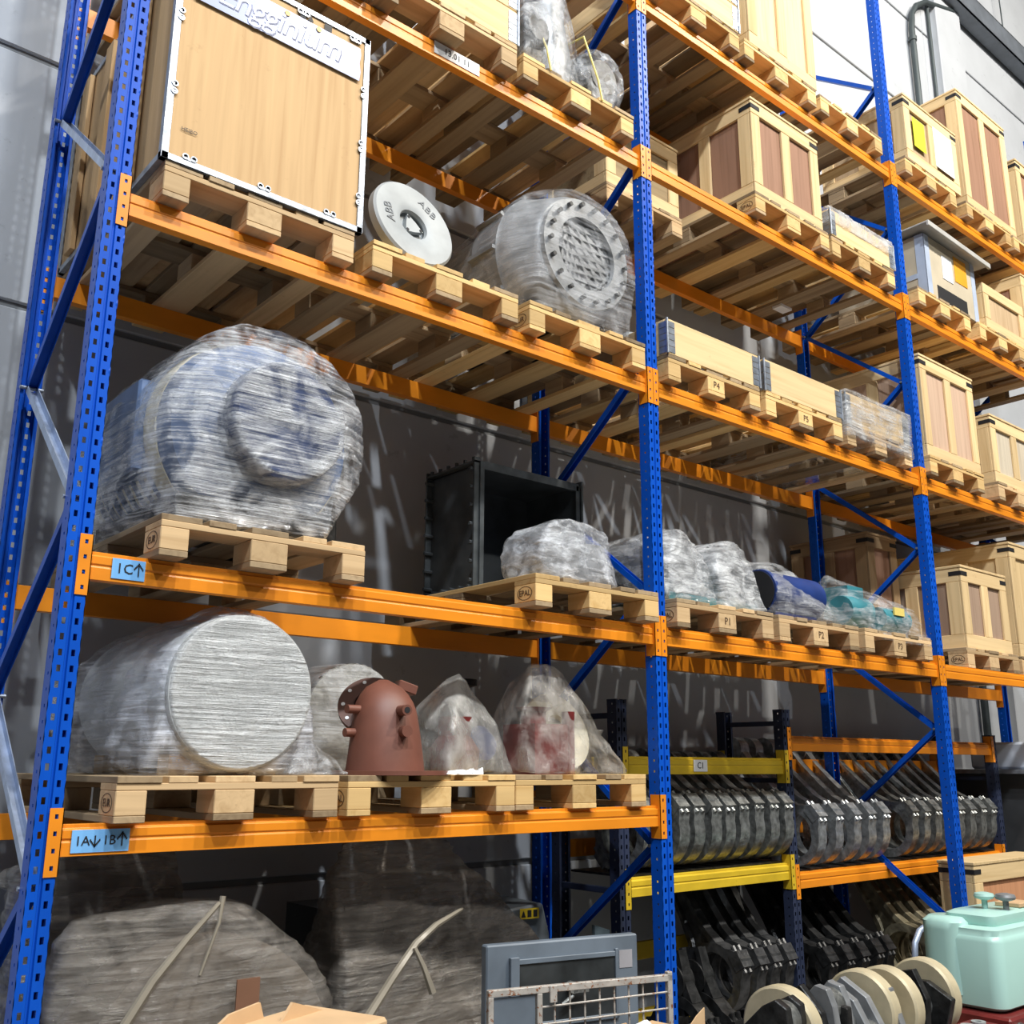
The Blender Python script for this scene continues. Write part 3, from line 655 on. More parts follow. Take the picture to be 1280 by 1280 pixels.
t = thing('wrapped_roll', 'smaller grey roll wrapped in film behind the rust red casting', 'roll')
c = (1.37, .52, z+.24)
part('roll', MB().lathe([(.225, -.6), (.232, -.58), (.232, 0), (0, 0)], MY(*c), 40), simple('roll_side', (.10, .095, .09), .5, .1, .3), t, smooth=.5)
part('roll_face', MB().lathe([(.229, 0), (.229, .008), (0, .008)], MY(*c), 40), simple('roll_end', (.42, .41, .37), .35, .3, .25, (30, 30, 30), .8), t, smooth=.4)
link('plastic_film', film_mesh(ring(c[0], .5, c[2], .238)+ring(c[0], 1.1, c[2], .238)+[(1.15, .42, z+.003), (1.6, .48, z+.003), (1.12, 1.1, z+.003)], F_CLEAR, .04, .008, .006, (5, 5, 30), 17), t)
# rust red elbow
t = thing('elbow_casting', 'rust red primed elbow casting standing on a round base flange', 'casting', (1.285, .12, z), math.radians(-12))
part('base_flange', MB().lathe([(.23, 0), (.23, .016), (.0, .016)], Matrix.Translation((.02, 0, 0)), 40), RUST, t, smooth=.5)
rings = []
for k in range(13):
    f = k/12; zz = .014+.36*f; rr = .158*(1-.28*f)*math.sqrt(max(0, 1-max(0, f-.60)**2/.165)); rr = max(rr, .012)
    rings.append([Vector((rr*math.cos(2*PI*i/28), rr*.92*math.sin(2*PI*i/28)+f*f*.05, zz)) for i in range(28)])
part('elbow_body', MB().loft(rings), RUST, t, smooth=.9)
for p0, p1, rr in (((.02, -.08, .245), (.02, -.165, .245), .021), ((.025, -.10, .165), (.025, -.16, .165), .022), ((-.10, 0, .25), (-.175, -.02, .25), .017), ((-.10, 0, .16), (-.18, -.02, .16), .017)):
    part('nozzle', MB().tube(p0, p1, rr, n=16), RUST, t, smooth=.7)
part('nozzle_bore', MB().tube((.02, -.164, .245), (.02, -.166, .245), .012, n=14), DARK, t)
fl_ = MB(); M = Matrix.Translation((-.035, .085, .265)) @ Matrix.Rotation(math.radians(-25), 4, 'Z') @ Matrix.Rotation(math.radians(58), 4, 'X'); fl_.lathe([(.07, 0), (.135, 0), (.135, .02), (.07, .02), (.07, 0)], M, 32)
part('side_flange', fl_, simple('dark_primer', (.10, .045, .032), .55), t, smooth=.4)
bo = MB()
for k in range(10):
    a = 2*PI*k/10; p = M @ Vector((math.cos(a)*.113, math.sin(a)*.113, .02)); q2 = M @ Vector((math.cos(a)*.113, math.sin(a)*.113, .023)); bo.tube(p, q2, .008, n=10)
part('bolt_hole', bo, PAPER, t)
part('lug', MB().box(-.04, .045, .05, .11, .345, .385, Matrix.Rotation(.30, 4, 'Y')), RUST, t, .004)
# film hoods
def hood(label, c, w, d, peak, core, seed, fm):
    t = thing('film_hood', label, 'wrapped load')
    for nm, mb, mt in core: part(nm, mb, mt, t, smooth=.6)
    pts = [(c[0]-w, c[1]-d, c[2]+.003), (c[0]+w, c[1]-d*.8, c[2]+.003), (c[0]-w, c[1]+d, c[2]+.003), (c[0]+w*.9, c[1]+d, c[2]+.003)] + peak
    link('plastic_film', film_mesh(pts, fm, .03, .014, .010, (9, 9, 7), seed, 2), t)
hood('dull film hood over dark red fittings, between the rust red casting and the clear hood', (1.76, .30, z), .20, .22, [(1.68, .30, z+.40), (1.77, .28, z+.45), (1.60, .1, z+.2), (1.60, .4, z+.28), (1.93, .2, z+.22)],
     [('fitting', MB().lathe([(.10, 0), (.11, .10), (.07, .16), (.08, .24)], Matrix.Translation((1.70, .22, z)), 20), MAROON), ('fitting', MB().lathe([(.08, -.1), (.09, .05), (.06, .1)], MY(1.86, .30, z+.12), 20), DBLUE), ('cover', MB().box(1.62, 1.95, .32, .46, z, z+.24), DSTEEL)], 21, film('dull_hood_film', (.42, .41, .38), lo=.35, hi=.85, streak=(8, 8, 4), bump=.6))
hood('pale film hood with red parts inside, nearest the second blue post', (2.27, .22, z), .33, .22, [(2.09, .16, z+.50), (2.24, .16, z+.50), (2.06, .3, z+.40), (2.30, .3, z+.40), (1.94, .05, z+.24), (2.48, .1, z+.20), (2.45, .3, z+.24)],
     [('fitting', MB().box(2.04, 2.24, .08, .30, z, z+.22).tube((2.28, .12, z), (2.28, .12, z+.28), .03, n=14), MAROON), ('fitting', MB().lathe([(.12, 0), (.12, .03), (.06, .04), (.06, .28), (.09, .30)], Matrix.Translation((2.18, .25, z)), 24), MAROON), ('disc_part', MB().lathe([(.08, 0), (.19, 0), (.19, .03), (.08, .03), (.08, 0)], Matrix.Translation((2.36, .30, z+.19)) @ Matrix.Rotation(1.2, 4, 'X'), 30), CREAM)], 22, F_HOOD)
o = link('dark_machine', MB().lathe([(.12, 0), (.14, .12), (.13, .26), (.05, .34), (.04, .42), (.08, .43), (.08, .46)], Matrix.Translation((2.16, .78, z)), 22).mesh('dark', DSTEEL, 0, .6)); tag(o, 'dark round machine standing behind the two film hoods by the wall', 'machine')
o = link('paper_scrap', film_mesh([(1.42, -.06, z+.002), (1.66, -.04, z+.002), (1.45, .0, z+.002), (1.62, .02, z+.002), (1.67, -.02, z+.03), (1.5, -.02, z+.012)], PAPER, .015, .008, .012, (20, 20, 20), 23, 1)); tag(o, 'scrap of crumpled white paper at the front edge of the lowest level', 'paper')

# ------------------------------------------------------------------ middle bay loads
z = TOP['1C']+PT
lump('wrapped_pump', 'large white wrapped lump immediately right of the second blue post', 'wrapped load',
     [('pump_body', MB().lathe([(.15, -.3), (.18, -.25), (.18, .1), (.12, .2)], MY(3.08, .28, z+.20), 20), GREYM), ('base', MB().box(2.92, 3.30, .04, .6, z, z+.05), TEAL)],
     ring(3.08, .08, z+.22, .19)+ring(3.08, .6, z+.22, .2)+[(2.88, .02, z+.003), (3.30, .02, z+.003), (2.88, .6, z+.003), (3.3, .6, z+.003)], film('pump_film', (.84, .86, .88), lo=.12, hi=.95, streak=(8, 8, 30), bump=1.0), seed=31, L=.035, amp=.02, fold=.012, fs=(7, 7, 24))
lump('wrapped_pump', 'second white wrapped lump, right on the same pallet marked P1', 'wrapped load',
     [('pump_body', MB().lathe([(.14, -.3), (.17, -.2), (.17, .1), (.12, .18)], MY(3.49, .26, z+.21), 20), GREYM), ('base', MB().box(3.33, 3.66, .04, .6, z, z+.05), TEAL)],
     ring(3.49, .06, z+.22, .18)+ring(3.49, .6, z+.23, .2)+[(3.31, .0, z+.003), (3.70, .0, z+.003), (3.32, .6, z+.003), (3.7, .6, z+.003)], film('pump_film', (.84, .86, .88), lo=.12, hi=.95, streak=(8, 8, 30), bump=1.0), seed=32, L=.035, amp=.02, fold=.012, fs=(7, 7, 24))
MB_ = MB().lathe([(.13, 0), (.135, .02), (.125, .05), (.125, .5), (.07, .52)], MX(3.75, .10, z+.145), 28)
lump('wrapped_motor', 'deep blue cylindrical motor under clear film on the pallet marked P2', 'motor',
     [('motor_body', MB_, DBLUE), ('motor_end', MB().lathe([(.0, 0), (.12, 0), (.12, -.004), (0, -.004)], MX(3.746, .10, z+.145), 28), DARK), ('foot', MB().box(3.8, 4.2, .02, .2, z, z+.03), DBLUE), ('pipe_part', MB().tube((3.85, .35, z+.22), (4.35, .3, z+.3), .07), GREYM)],
     ring(3.76, .10, z+.15, .14, 'x')+[(3.75, -.04, z+.003), (4.55, -.05, z+.003), (3.78, .6, z+.003), (4.5, .6, z+.003), (3.85, .35, z+.37), (4.22, .30, z+.41), (4.30, .22, z+.34)], film('clear_stretch_film_c', lo=.05, hi=.55, streak=(5, 5, 40), bump=.8), seed=33, L=.035, fs=(6, 6, 26))
lump('wrapped_pumps', 'teal pump parts with a yellow tag under clear film beside the third blue post', 'wrapped load',
     [('pump', MB().lathe([(.09, 0), (.10, .05), (.10, .24), (.06, .27)], MX(4.62, .12, z+.13), 22), TEAL), ('pump', MB().lathe([(.07, 0), (.075, .04), (.075, .3), (.03, .34)], MX(4.92, .05, z+.10), 22), TEAL),
      ('pump_head', MB().box(4.72, 4.90, .12, .30, z+.1, z+.30), TEAL), ('yellow_tag', MB().box(5.0, 5.12, -.032, -.02, z+.12, z+.17), STRAP), ('motor_block', MB().lathe([(.10, 0), (.11, .04), (.11, .3)], MX(4.9, .4, z+.16), 22), GREYM)],
     [(4.60, -.052, z-.05), (5.42, -.06, z-.07), (4.60, -.05, z+.003), (5.40, -.05, z+.003), (4.6, .6, z+.003), (5.42, .6, z+.003), (4.64, .1, z+.26), (4.75, .3, z+.40), (5.05, .3, z+.33), (5.32, .0, z+.19), (5.3, .3, z+.22)], film('clear_stretch_film_d', lo=.05, hi=.50, streak=(5, 5, 40), bump=.8), seed=34, L=.035, fs=(6, 6, 26))
# loose film skirt hanging over the last pallet
z2 = TOP['2']+PT
collar(S2[0], Y0, z2, .8, 1.2, .205, 'timber collar box holding a beige gear, right beside the second blue post')
collar(S2[1], Y0, z2, .8, 1.2, .205, 'timber collar box in the middle of the row, marked pallet P5 beneath')
t3 = collar(S2[2]+.02, Y0+.01, z2, .76, 1.15, .22, 'film wrapped collar box at the end of the row beside the third blue post')
xs_, xe_, ya_, yb_ = -.40, .41, -.60, .60
link('plastic_film', film_mesh([(a, b, c2) for a in (xs_, xe_) for b in (ya_, yb_) for c2 in (-.09, .235)], film('wrap_film_e', (.74, .75, .76), lo=.15, hi=.8, streak=(3, 3, 60), bump=.8), .035, .006, .006, (4, 4, 34), 35, 1), t3)
gr = MB(); n = 40; gp = [((.105 if i % 2 else .092)*math.cos(2*PI*i/n), (.105 if i % 2 else .092)*math.sin(2*PI*i/n)) for i in range(n)]; gr.prism(gp, 0, .07, 'z')
t = thing('gear_wheel', 'beige toothed gear standing up out of the first timber collar box', 'gear', (3.20, .32, z2+.235))
part('gear', gr, BEIGE, t, .002); part('shaft', MB().tube((0, 0, -.22), (0, 0, 0), .05), BEIGE, t); part('stub', MB().tube((-.12, .10, -.22), (-.12, .10, .09), .035), SILVER, t)
t = thing('brass_valve', 'brass and steel valve sticking out between the two timber collar boxes', 'valve', (3.86, .30, z2))
part('stem', MB().tube((0, 0, 0), (0, 0, .32), .03).tube((.06, -.02, 0), (.06, -.02, .22), .012), SILVER, t); part('flange', MB().tube((0, 0, .20), (0, 0, .225), .075).tube((.1, 0, .14), (.1, 0, .24), .03), simple('brass', (.50, .38, .14), .35, .7), t)
o = link('metal_dome', MB().lathe([(.12, 0), (.12, .18), (.08, .235), (.02, .25)], Matrix.Translation((4.15, .25, z2)), 20).mesh('dome', BEIGE, 0, .7)); tag(o, 'beige dome just showing over the rim of the second collar box', 'casting')
z3 = TOP['3']+PT
OSB = wood('flake_board_', 'x', (.42, .31, .17), (.24, .16, .08))
crate(3.0, .50, z3, .68, .6, .52, 'flake board box at the back, behind the second blue post on the fourth level', OSB, 0, 0, True, False)
crate(S2[1]+.06, -.02, z3, .74, 1.1, .70, 'battened crate with brown panels alone on the fourth level of the middle bay')
tc = collar(S2[2], Y0, z3, .8, 1.2, .20, 'shallow collar box covered with a clear plastic sheet, left of the third blue post')
link('plastic_sheet', film_mesh([(a, b, c2) for a in (-.408, .408) for b in (-.608, .608) for c2 in (.10, .225)], film('sheet_film', lo=.25, hi=.8, streak=(6, 6, 6)), .05, .01, .006, (7, 7, 7), 36, 1), tc)
z4 = TOP['4']+PT
collar(S2[0], Y0, z4, .8, 1.2, .4, 'two boards high collar box on the topmost pallet by the second blue post', 2)
crate(S2[1]+.06, Y0, z4, .76, 1.1, 1.0, 'tall pale crate with light panels on the top level of the middle bay', wood('light_plywood_', 'z', (.66, .48, .29), (.56, .38, .21)), 1, 2, True, False)
o = link('paper_note', MB().box(4.95, 5.08, .62, .70, TOP['3']-.02, TOP['3']-.001).mesh('note', PAPER)); 
o.location = (0, 0, 0); tag(o, 'white card stuck under the pallets below the crate, left of the third blue post', 'card')

# ------------------------------------------------------------------ far bay loads
c1 = crate(5.78, Y0, z4, .84, .75, .58, 'pale crate with a yellow and a white label, beside the third blue post on top', wood('light_plywood_', 'z', (.66, .48, .29), (.56, .38, .21)), 1, 1)
bx('yellow_label', c1, -.30, -.12, -.378, -.376, .16, .42, simple('fluo_label', (.75, .85, .03), .5), 0)
bx('white_label', c1, .03, .33, -.378, -.376, .12, .48, PAPER, 0)
crate(6.78, Y0+.02, z4, .90, 1.0, 1.12, 'tall brown panelled crate on the top level of the far bay')
crate(7.80, Y0, z4, .52, 1.0, .86, 'brown panelled crate at the right edge on the top level')
t = thing('carton', 'grey taped carton with a board lid and an orange label in the far bay', 'carton', (6.33, .36, z3))
bx('carton_body', t, -.40, .40, -.38, .38, 0, .52, simple('pale_carton', (.52, .45, .33), .6, 0, .08), .006)
ld = MB(); ld.box(-.50, .50, -.46, .50, .53, .545, Matrix.Rotation(.03, 4, 'Y')); ld.box(-.50, .50, -.475, -.455, .50, .545, Matrix.Rotation(.03, 4, 'Y')); part('lid_board', ld, simple('grey_board', (.42, .41, .38), .7), t, .003)
bx('orange_label', t, .06, .26, -.384, -.381, .26, .48, simple('orange_label', (.85, .36, .02), .5), 0)
bx('white_label', t, -.14, .02, -.384, -.381, .22, .42, PAPER, 0)
TAPE = simple('blue_grey_tape', (.45, .52, .65), .3)
bx('tape', t, -.405, -.33, -.384, -.379, 0, .515, TAPE, 0); bx('tape', t, -.405, -.4, -.384, -.31, 0, .515, TAPE, 0); bx('tape', t, .34, .402, -.384, -.379, 0, .515, TAPE, 0); bx('tape', t, -.406, -.4, -.31, .38, .16, .20, TAPE, 0)
bx('slot', t, -.25, .22, -.383, -.378, .02, .13, DARK, 0)
crate(6.84, Y0+.01, z3, .74, .9, .42, 'low pale single panel crate right of the orange labelled carton', wood('light_plywood_', 'z', (.66, .48, .29), (.56, .38, .21)), 0, 1, False, False)
crate(7.62, Y0+.01, z3, .72, 1.1, .74, 'weathered crate at the right edge on the fourth level', PLYB, 1, 2, True, False)
crate(S3[0]-.06, Y0+.02, z2, .80, 1.1, .78, 'tall crate with pinkish panels immediately right of the third blue post', wood('pinkish_plywood_', 'z', (.50, .35, .25), (.42, .27, .19)), 1, 2)
crate(S3[1]+.02, Y0+.02, z2, .80, .9, .56, 'square crate with pale grey panels at the right edge on the third level', wood('grey_plywood_', 'z', (.56, .49, .38), (.46, .38, .28)), 1, 1)
crate(S3[2], Y0+.25, z2, .76, .85, .74, 'crate with a black corner strap farthest right on the third level', PLYB, 1, 1)
z1 = TOP['1C']+PT
crate(6.09, .04, z1, .70, 1.1, .60, 'low crate with black corner straps on a pallet right of the third blue post', wood('pinkish_plywood_', 'z', (.50, .35, .25), (.42, .27, .19)), 1, 2, bw=.1)
crate(6.97, .06, z1, .80, 1.1, .90, 'tall crate at the right edge on the second level, behind the low crate', CW('z'), 1, 2, bw=.1)
pallet(5.66, .50, TOP['1C'], 'half pallet at the back under the stained crate', w=.36, d=.68)
crate(5.66, .50, z1, .40, .66, .86, 'stained old crate at the back behind the third blue frame', PLYB, 0, 1, wf=lambda a: wood('stained_batten_', a, (.42, .28, .15), (.30, .18, .09), vary=.2))

# ------------------------------------------------------------------ small racks for connecting rods
def small_frame(x, y0, h, label):
    t = thing('small_rack_frame', label, 'rack frame', (x, y0, 0))
    link('post', post_mesh(h, NAVY), t); link('post', post_mesh(h, NAVY), t, (0, .52, 0), (0, 0, PI))
    for zz in (.35, .95, 1.5, h-.1):
        bx('brace', t, -.015, .015, .05, .47, zz, zz+.03, NAVY, .001)
    return t
YF = .50
small_frame(3.03, YF, 1.95, 'dark navy rack frame behind the second blue post')
small_frame(4.52, YF, 1.95, 'dark navy rack frame between the yellow and the orange beams')
small_frame(7.30, YF, 1.85, 'dark navy rack frame at the right, beyond the third blue post')
for (a, b, zz, m_, rr, lab) in [
    (3.03, 4.52, 1.50, YELLOW, 0, 'upper yellow front beam of the small rack, with a white tag C1'), (3.03, 4.52, .88, YELLOW, 0, 'lower yellow front beam carrying the silver connecting rods'),
    (4.52, 7.30, 1.64, ORANGE, 0, 'upper orange front beam of the small rack'), (4.52, 7.30, .82, ORANGE, 0, 'lower orange front beam carrying two groups of rods'),
    (3.03, 4.52, 1.50, YELLOW, 1, 'upper yellow rear beam of the small rack'), (4.52, 7.30, 1.50, ORANGE, 1, 'upper orange rear beam of the small rack'),
    (3.03, 4.52, 1.05, ORANGE, 1, 'orange rear beam behind the silver rods on the yellow rack'), (4.52, 7.30, 1.10, ORANGE, 1, 'middle orange rear beam of the small rack'), (4.52, 7.30, .82, ORANGE, 1, 'lower orange rear beam of the small rack'),
    (3.03, 4.52, .46, YELLOW, 1, 'lowest yellow rear beam of the small rack, near the floor'), (3.03, 4.52, .10, YELLOW, 1, 'yellow rear beam just above the floor in the small rack')]:
    beam(a, b, YF if not rr else YF+.52, zz, m_, lab, bool(rr), name='small_rack_beam')
sign(3.62, 3.74, 1.57, 1.635, YF+.0075, 'C1', PAPER, 'white tag reading C1 on the upper yellow beam', .05)
# decks under the rods
for (a, b, zz, lab) in [(3.08, 4.47, 1.03, 'dark steel deck on the yellow rack under the silver rods'), (4.57, 7.25, .97, 'dark steel deck on the orange rack under the rods')]:
    tag(bx('shelf_deck', None, a, b, YF+.055, YF+.46, zz+.0005, zz+.012, DSTEEL, .001), lab, 'shelf')
def rod_mesh(mat, L=.62, R0=.19, r0=.135, th=.085, seed=0):
    """big forged connecting rod: split big end ring with bolt shoulders, I-section shank, small end eye; lies in the y-z plane"""
    mb = MB(); n = 36
    out = []
    for i in range(n):
        a = 2*PI*i/n; r = R0
        for s in (PI, 0):
            d = abs((a-s+PI) % (2*PI)-PI)
            if d < .42: r = R0+.050*(1-d/.42)**.5
        out.append((math.cos(a)*r, math.sin(a)*r))
    inn = [(math.cos(2*PI*i/n)*r0, math.sin(2*PI*i/n)*r0) for i in range(n)]
    h = th/2; vs = []
    for x, ringp in ((-h, out), (h, out), (h, inn), (-h, inn)): vs += [(x, p[0], p[1]) for p in ringp]
    fs = []
    for k in range(4):
        for i in range(n):
            j = (i+1) % n; k2 = (k+1) % 4; fs.append((k*n+i, k*n+j, k2*n+j, k2*n+i))
    mb.add(vs, fs)
    # inner bearing lip and bolts
    for s in (-1, 1):
        for x in (-.022, .022): mb.tube((x, s*(R0+.018), -.07), (x, s*(R0+.018), .085), .014, n=8)
        mb.box(-h*1.08, h*1.08, s*(R0+.01)-.035, s*(R0+.01)+.035, -.045, .05)
    # shank
    def sec(z, wy, wx, web): return [(-wx, -wy, z), (wx, -wy, z), (wx, -wy*.62, z), (web, -wy*.5, z), (web, wy*.5, z), (wx, wy*.62, z), (wx, wy, z), (-wx, wy, z), (-wx, wy*.62, z), (-web, wy*.5, z), (-web, -wy*.5, z), (-wx, -wy*.62, z)]
    mb.loft([[Vector(p) for p in sec(z, wy, wx, wb)] for z, wy, wx, wb in ((R0-.04, .12, h*.9, h*.8), (R0+.05, .085, h*.75, h*.3), (R0+.2, .065, h*.7, h*.2), (R0+L-.1, .05, h*.65, h*.2), (R0+L, .055, h*.8, h*.7))])
    mb.lathe([(.05, -h), (.085, -h), (.085, h), (.05, h), (.05, -h)], MX(0, 0, R0+L+.06), 20)
    return mb.mesh('rod', mat, 0, .6)
def rods(n, x0, dx, y, z, tilt, mat, label, group, L=.62, xr=.004, R0=.19):
    me = rod_mesh(mat, L, R0, R0*.72)
    for i in range(n):
        o = link('connecting_rod', me, None, (x0+i*dx+R.uniform(-xr, xr), y+R.uniform(-.008, .008), z), (tilt+R.uniform(-.02, .02), R.uniform(-.02, .02), R.uniform(-.03, .03)))
        tag(o, label % ['leftmost', 'second', 'third', 'fourth', 'fifth', 'sixth', 'seventh', 'eighth', 'ninth', 'tenth', 'eleventh', 'twelfth'][i], 'connecting rod', group)
rods(10, 3.18, .138, YF+.14, 1.25, -.80, STEEL, '%s silver connecting rod from the left on the yellow rack', 'silver rods on the yellow rack', .27)
rods(5, 4.74, .19, YF+.12, 1.18, -.72, simple('bright_forged_steel', (.42, .44, .45), .35, .75, .4, (26, 26, 26), .6), '%s bright connecting rod from the left, standing next to the middle navy frame', 'bright rods on the orange rack', .46)
rods(8, 5.86, .165, YF+.12, 1.18, -.72, STEEL, '%s connecting rod from the left in the group behind the third blue post', 'rods behind the third blue post', .46)
rods(4, 4.0, .14, YF+.2, .42, -.55, simple('grey_oiled_steel', (.12, .12, .12), .35, .7, .4, (20, 20, 20), .5), '%s grey rod from the left, leaning below the yellow rack', 'rods leaning below the yellow rack', .6)
rods(5, 4.75, .165, YF+.12, .36, -.62, DSTEEL, '%s black oily rod from the left on the floor under the orange rack', 'black rods under the orange rack', .6)
rods(9, 5.95, .15, YF+.12, .36, -.62, OCHRE, '%s ochre stained rod from the left on the floor under the orange rack', 'ochre rods under the orange rack', .6)
rods(2, 3.22, .16, .30, .30, -.15, DSTEEL, '%s upright black rod on the floor right of the second blue post', 'black rods by the second blue post', .0)

# ------------------------------------------------------------------ floor level, nearest bay
def floor_load(label, core, pts, fm, seed, L=.06, amp=.03, fold=.014, fs=(5, 5, 20)):
    t = thing('wrapped_crate_load', label, 'wrapped load')
    for nm, mb, mt in core: part(nm, mb, mt, t, smooth=.6)
    link('plastic_film', film_mesh(pts, fm, L, amp, fold, fs, seed, 3), t); return t
GB = film('dusty_film_bright', (.27, .245, .215), lo=.25, hi=.9, streak=(3, 3, 50), rough=.16, bump=1.0)
BC = simple('brownish_core', (.22, .18, .14), .6); KC = simple('black_core', (.035, .036, .04), .45)
RUSTSTRIP = simple('brown_tape', (.20, .10, .06), .4)
BPY_LOAD = floor_load('dusty film wrapped rounded bundle at the lower left, in front of the tall dark machine', [('pipe_stack', MB().lathe([(.42, -.34), (.44, -.32), (.44, -.02), (.40, 0)], MY(.60, .02, .60), 30), BC)],
     ring(.60, -.07, .64, .34)+ring(.59, .0, .64, .46)+ring(.58, .14, .64, .50)+ring(.56, .34, .64, .50)+[(.08, -.03, .003), (1.12, -.03, .003), (.08, .36, .003), (1.12, .36, .003), (.06, .0, .95), (.10, .05, 1.13)], GB, 41, L=.045, amp=.03, fold=.010, fs=(4, 4, 26))
bx('brown_strip', BPY_LOAD, .60, .68, -.112, -.106, .45, .93, RUSTSTRIP, 0)
floor_load('tall dark film wrapped machine behind the rounded bundle, under the blue sign', [('machine', MB().box(.10, .60, .44, 1.05, .0, 1.16).box(.2, .5, .5, .9, 1.16, 1.24), KC)],
     [(.08, .41, .003), (.70, .41, .003), (.08, 1.1, .003), (.76, 1.1, .003), (.08, .41, 1.15), (.64, .41, 1.12), (.12, 1.0, 1.2), (.60, 1.0, 1.2), (.14, .46, 1.30), (.60, .46, 1.31)], F_DARK, 42, L=.05, amp=.015)
floor_load('large dark film wrapped load sloping down to the right, left of the grey cabinet', [('machine', MB().box(1.36, 1.62, .60, 1.0, 0, 1.0), KC), ('drum', MB().lathe([(.28, -.6), (.3, -.55), (.3, 0), (.25, .02)], MY(1.72, .42, .44), 28), BC)],
     [(1.18, .22, .003), (1.66, .26, .003), (1.2, 1.1, .003), (1.72, 1.1, .003), (1.95, .50, .003), (1.20, .32, 1.16), (1.24, .35, 1.31), (1.72, .36, 1.33), (1.98, .38, 1.12), (2.40, .42, .80), (2.0, .45, .6), (1.22, .24, .85), (1.72, 1.0, .8)], F_DARK, 43, L=.045, amp=.018, fs=(4, 4, 22))
RP = simple('twisted_film', (.26, .23, .18), .25, 0, .2)
tp = MB(); tp.path([(.24, -.07, .80), (.34, -.07, .95), (.45, -.05, 1.06), (.55, -.05, 1.16)], [.016, .014, .011, .007], 6); tp.path([(.56, -.05, 1.18), (.55, -.055, 1.10), (.49, -.07, .95)], [.010, .006, .005], 6)
tag(link('film_rope', tp.mesh('rope', RP, 0, .8)), 'twisted rope of film tying the load at the lower left', 'plastic film')
tp = MB(); tp.path([(1.16, .0, .71), (1.28, .02, .83), (1.40, .04, .94), (1.52, .08, .99), (1.74, .2, 1.02)], [.016, .015, .014, .012, .008], 6); tp.path([(1.38, .02, .93), (1.41, .0, .86), (1.44, -.02, .77)], [.008, .011, .015], 6)
tag(link('film_rope', tp.mesh('rope', RP, 0, .8)), 'twisted tan rope of film across the middle dark load', 'plastic film')
# grey cabinet, hood with yellow sticker, wire basket, cardboard
t = thing('cabinet_door', 'blue grey steel cabinet door with a dark recessed window, left of the second blue post', 'door panel', (2.08, -.06, 0), math.radians(-13))
bx('door_sheet', t, -.36, .36, -.0, .05, 0, .90, GREYBOX, .006)
wn = MB(); wn.box(-.22, .24, -.004, 0, .60, .82); part('window', wn, simple('sooty_glass', (.035, .04, .042), .35, .1, .6, (6, 6, 6)), t)
fr = MB(); fr.box(-.26, -.22, -.020, 0, .58, .85).box(.24, .255, -.012, 0, .58, .85).box(-.26, .255, -.010, 0, .82, .84).box(-.26, .255, -.012, 0, .58, .60); part('window_frame', fr, GREYBOX, t, .002)
part('latch', MB().tube((.02, -.04, .72), (.02, 0, .72), .022, n=12).box(.02, .09, -.04, -.025, .70, .72).tube((-.03, -.03, .66), (.02, -.03, .69), .008), STEEL, t)
bx('sticker', t, .265, .33, -.002, 0, .77, .84, simple('faded_sticker', (.35, .34, .36), .5), 0)
t = thing('machine_cover', 'dark blue grey machine cover with a yellow warning sticker behind the cabinet', 'machine', (2.42, .62, 0), math.radians(-8))
cv = MB(); cv.prism([(-.26, .0), (.16, .0), (.16, .80), (.12, .945), (-.05, .93), (-.26, .89)], -.02, .36, 'y'); part('cover', cv, GREYBOX, t, .01)
st = thing('warning_sticker', 'yellow warning sticker with black symbols on the dark machine cover', 'sticker', (2.44, .575, .905), math.radians(-8))
bx('sticker_base', st, -.055, .055, -.001, .001, -.024, .024, simple('warning_yellow', (.80, .58, .02), .4), 0)
sm = MB(); sm.prism([(-.048, -.016), (-.022, -.016), (-.035, .014)], -.0022, -.001, 'y'); sm.box(-.012, .010, -.0022, -.001, -.016, .016).box(.022, .044, -.0022, -.001, -.016, .016); part('symbol', sm, INK, st)
t = thing('leaning_panel', 'dark slanted panel with pale top edge just left of the second blue post', 'panel', (2.70, .30, 0)); pn = MB(); pn.prism([(-.10, 0), (.0, 0), (.0, .84), (-.10, .87)], -.01, .01, 'y'); part('panel', pn, simple('dark_slate_panel', (.05, .07, .08), .5), t)
t = thing('wire_basket', 'rusty white wire mesh basket frame in front of the grey cabinet', 'basket', (1.95, -.30, 0), math.radians(-16))
fm_ = MB(); fm_.box(-.40, .40, -.012, .012, .765, .79).box(-.40, -.378, -.012, .012, 0, .765).box(.378, .40, -.012, .012, 0, .80).box(-.20, -.178, -.012, .012, .0, .765).box(-.40, .40, -.012, .012, .0, .03)
fm_.box(-.15, -.12, -.02, -.012, .73, .79); part('frame', fm_, RUSTY, t, .002)
wr = MB()
for k in range(8): wr.tube((-.18, -.004, .715-k*.06), (.38, -.004, .725-k*.06), .004, n=6)
for k in range(8): wr.tube((-.12+k*.065, .004, .02), (-.12+k*.065, .004, .76), .004, n=6)
part('mesh_wire', wr, RUSTY, t)
bx('side_sheet', t, -.375, -.205, -.004, .004, .03, .76, GREYBOX, .001)
t = thing('cardboard_box', 'open cardboard box with raised flaps lying in the wire basket front', 'box', (1.98, -.62, 0), math.radians(6))
bx('box_body', t, -.15, .17, -.12, .12, 0, .66, CARD, .003)
fm_ = MB(); fm_.prism([(.0, .65), (.17, .65), (.17, .74), (.12, .72)], -.12, -.116, 'y'); fm_.prism([(-.13, .65), (.02, .65), (-.04, .69), (-.12, .69)], .08, .084, 'y'); part('flap', fm_, CARD, t)
tag(link('paper_wad', film_mesh([(1.86, -.70, .66), (1.96, -.70, .66), (1.86, -.58, .66), (1.96, -.58, .66), (1.88, -.64, .71), (1.94, -.64, .715)], PAPER, .02, .01, .01, (18, 18, 18), 51, 1)), 'wad of white paper on the cardboard box', 'paper')
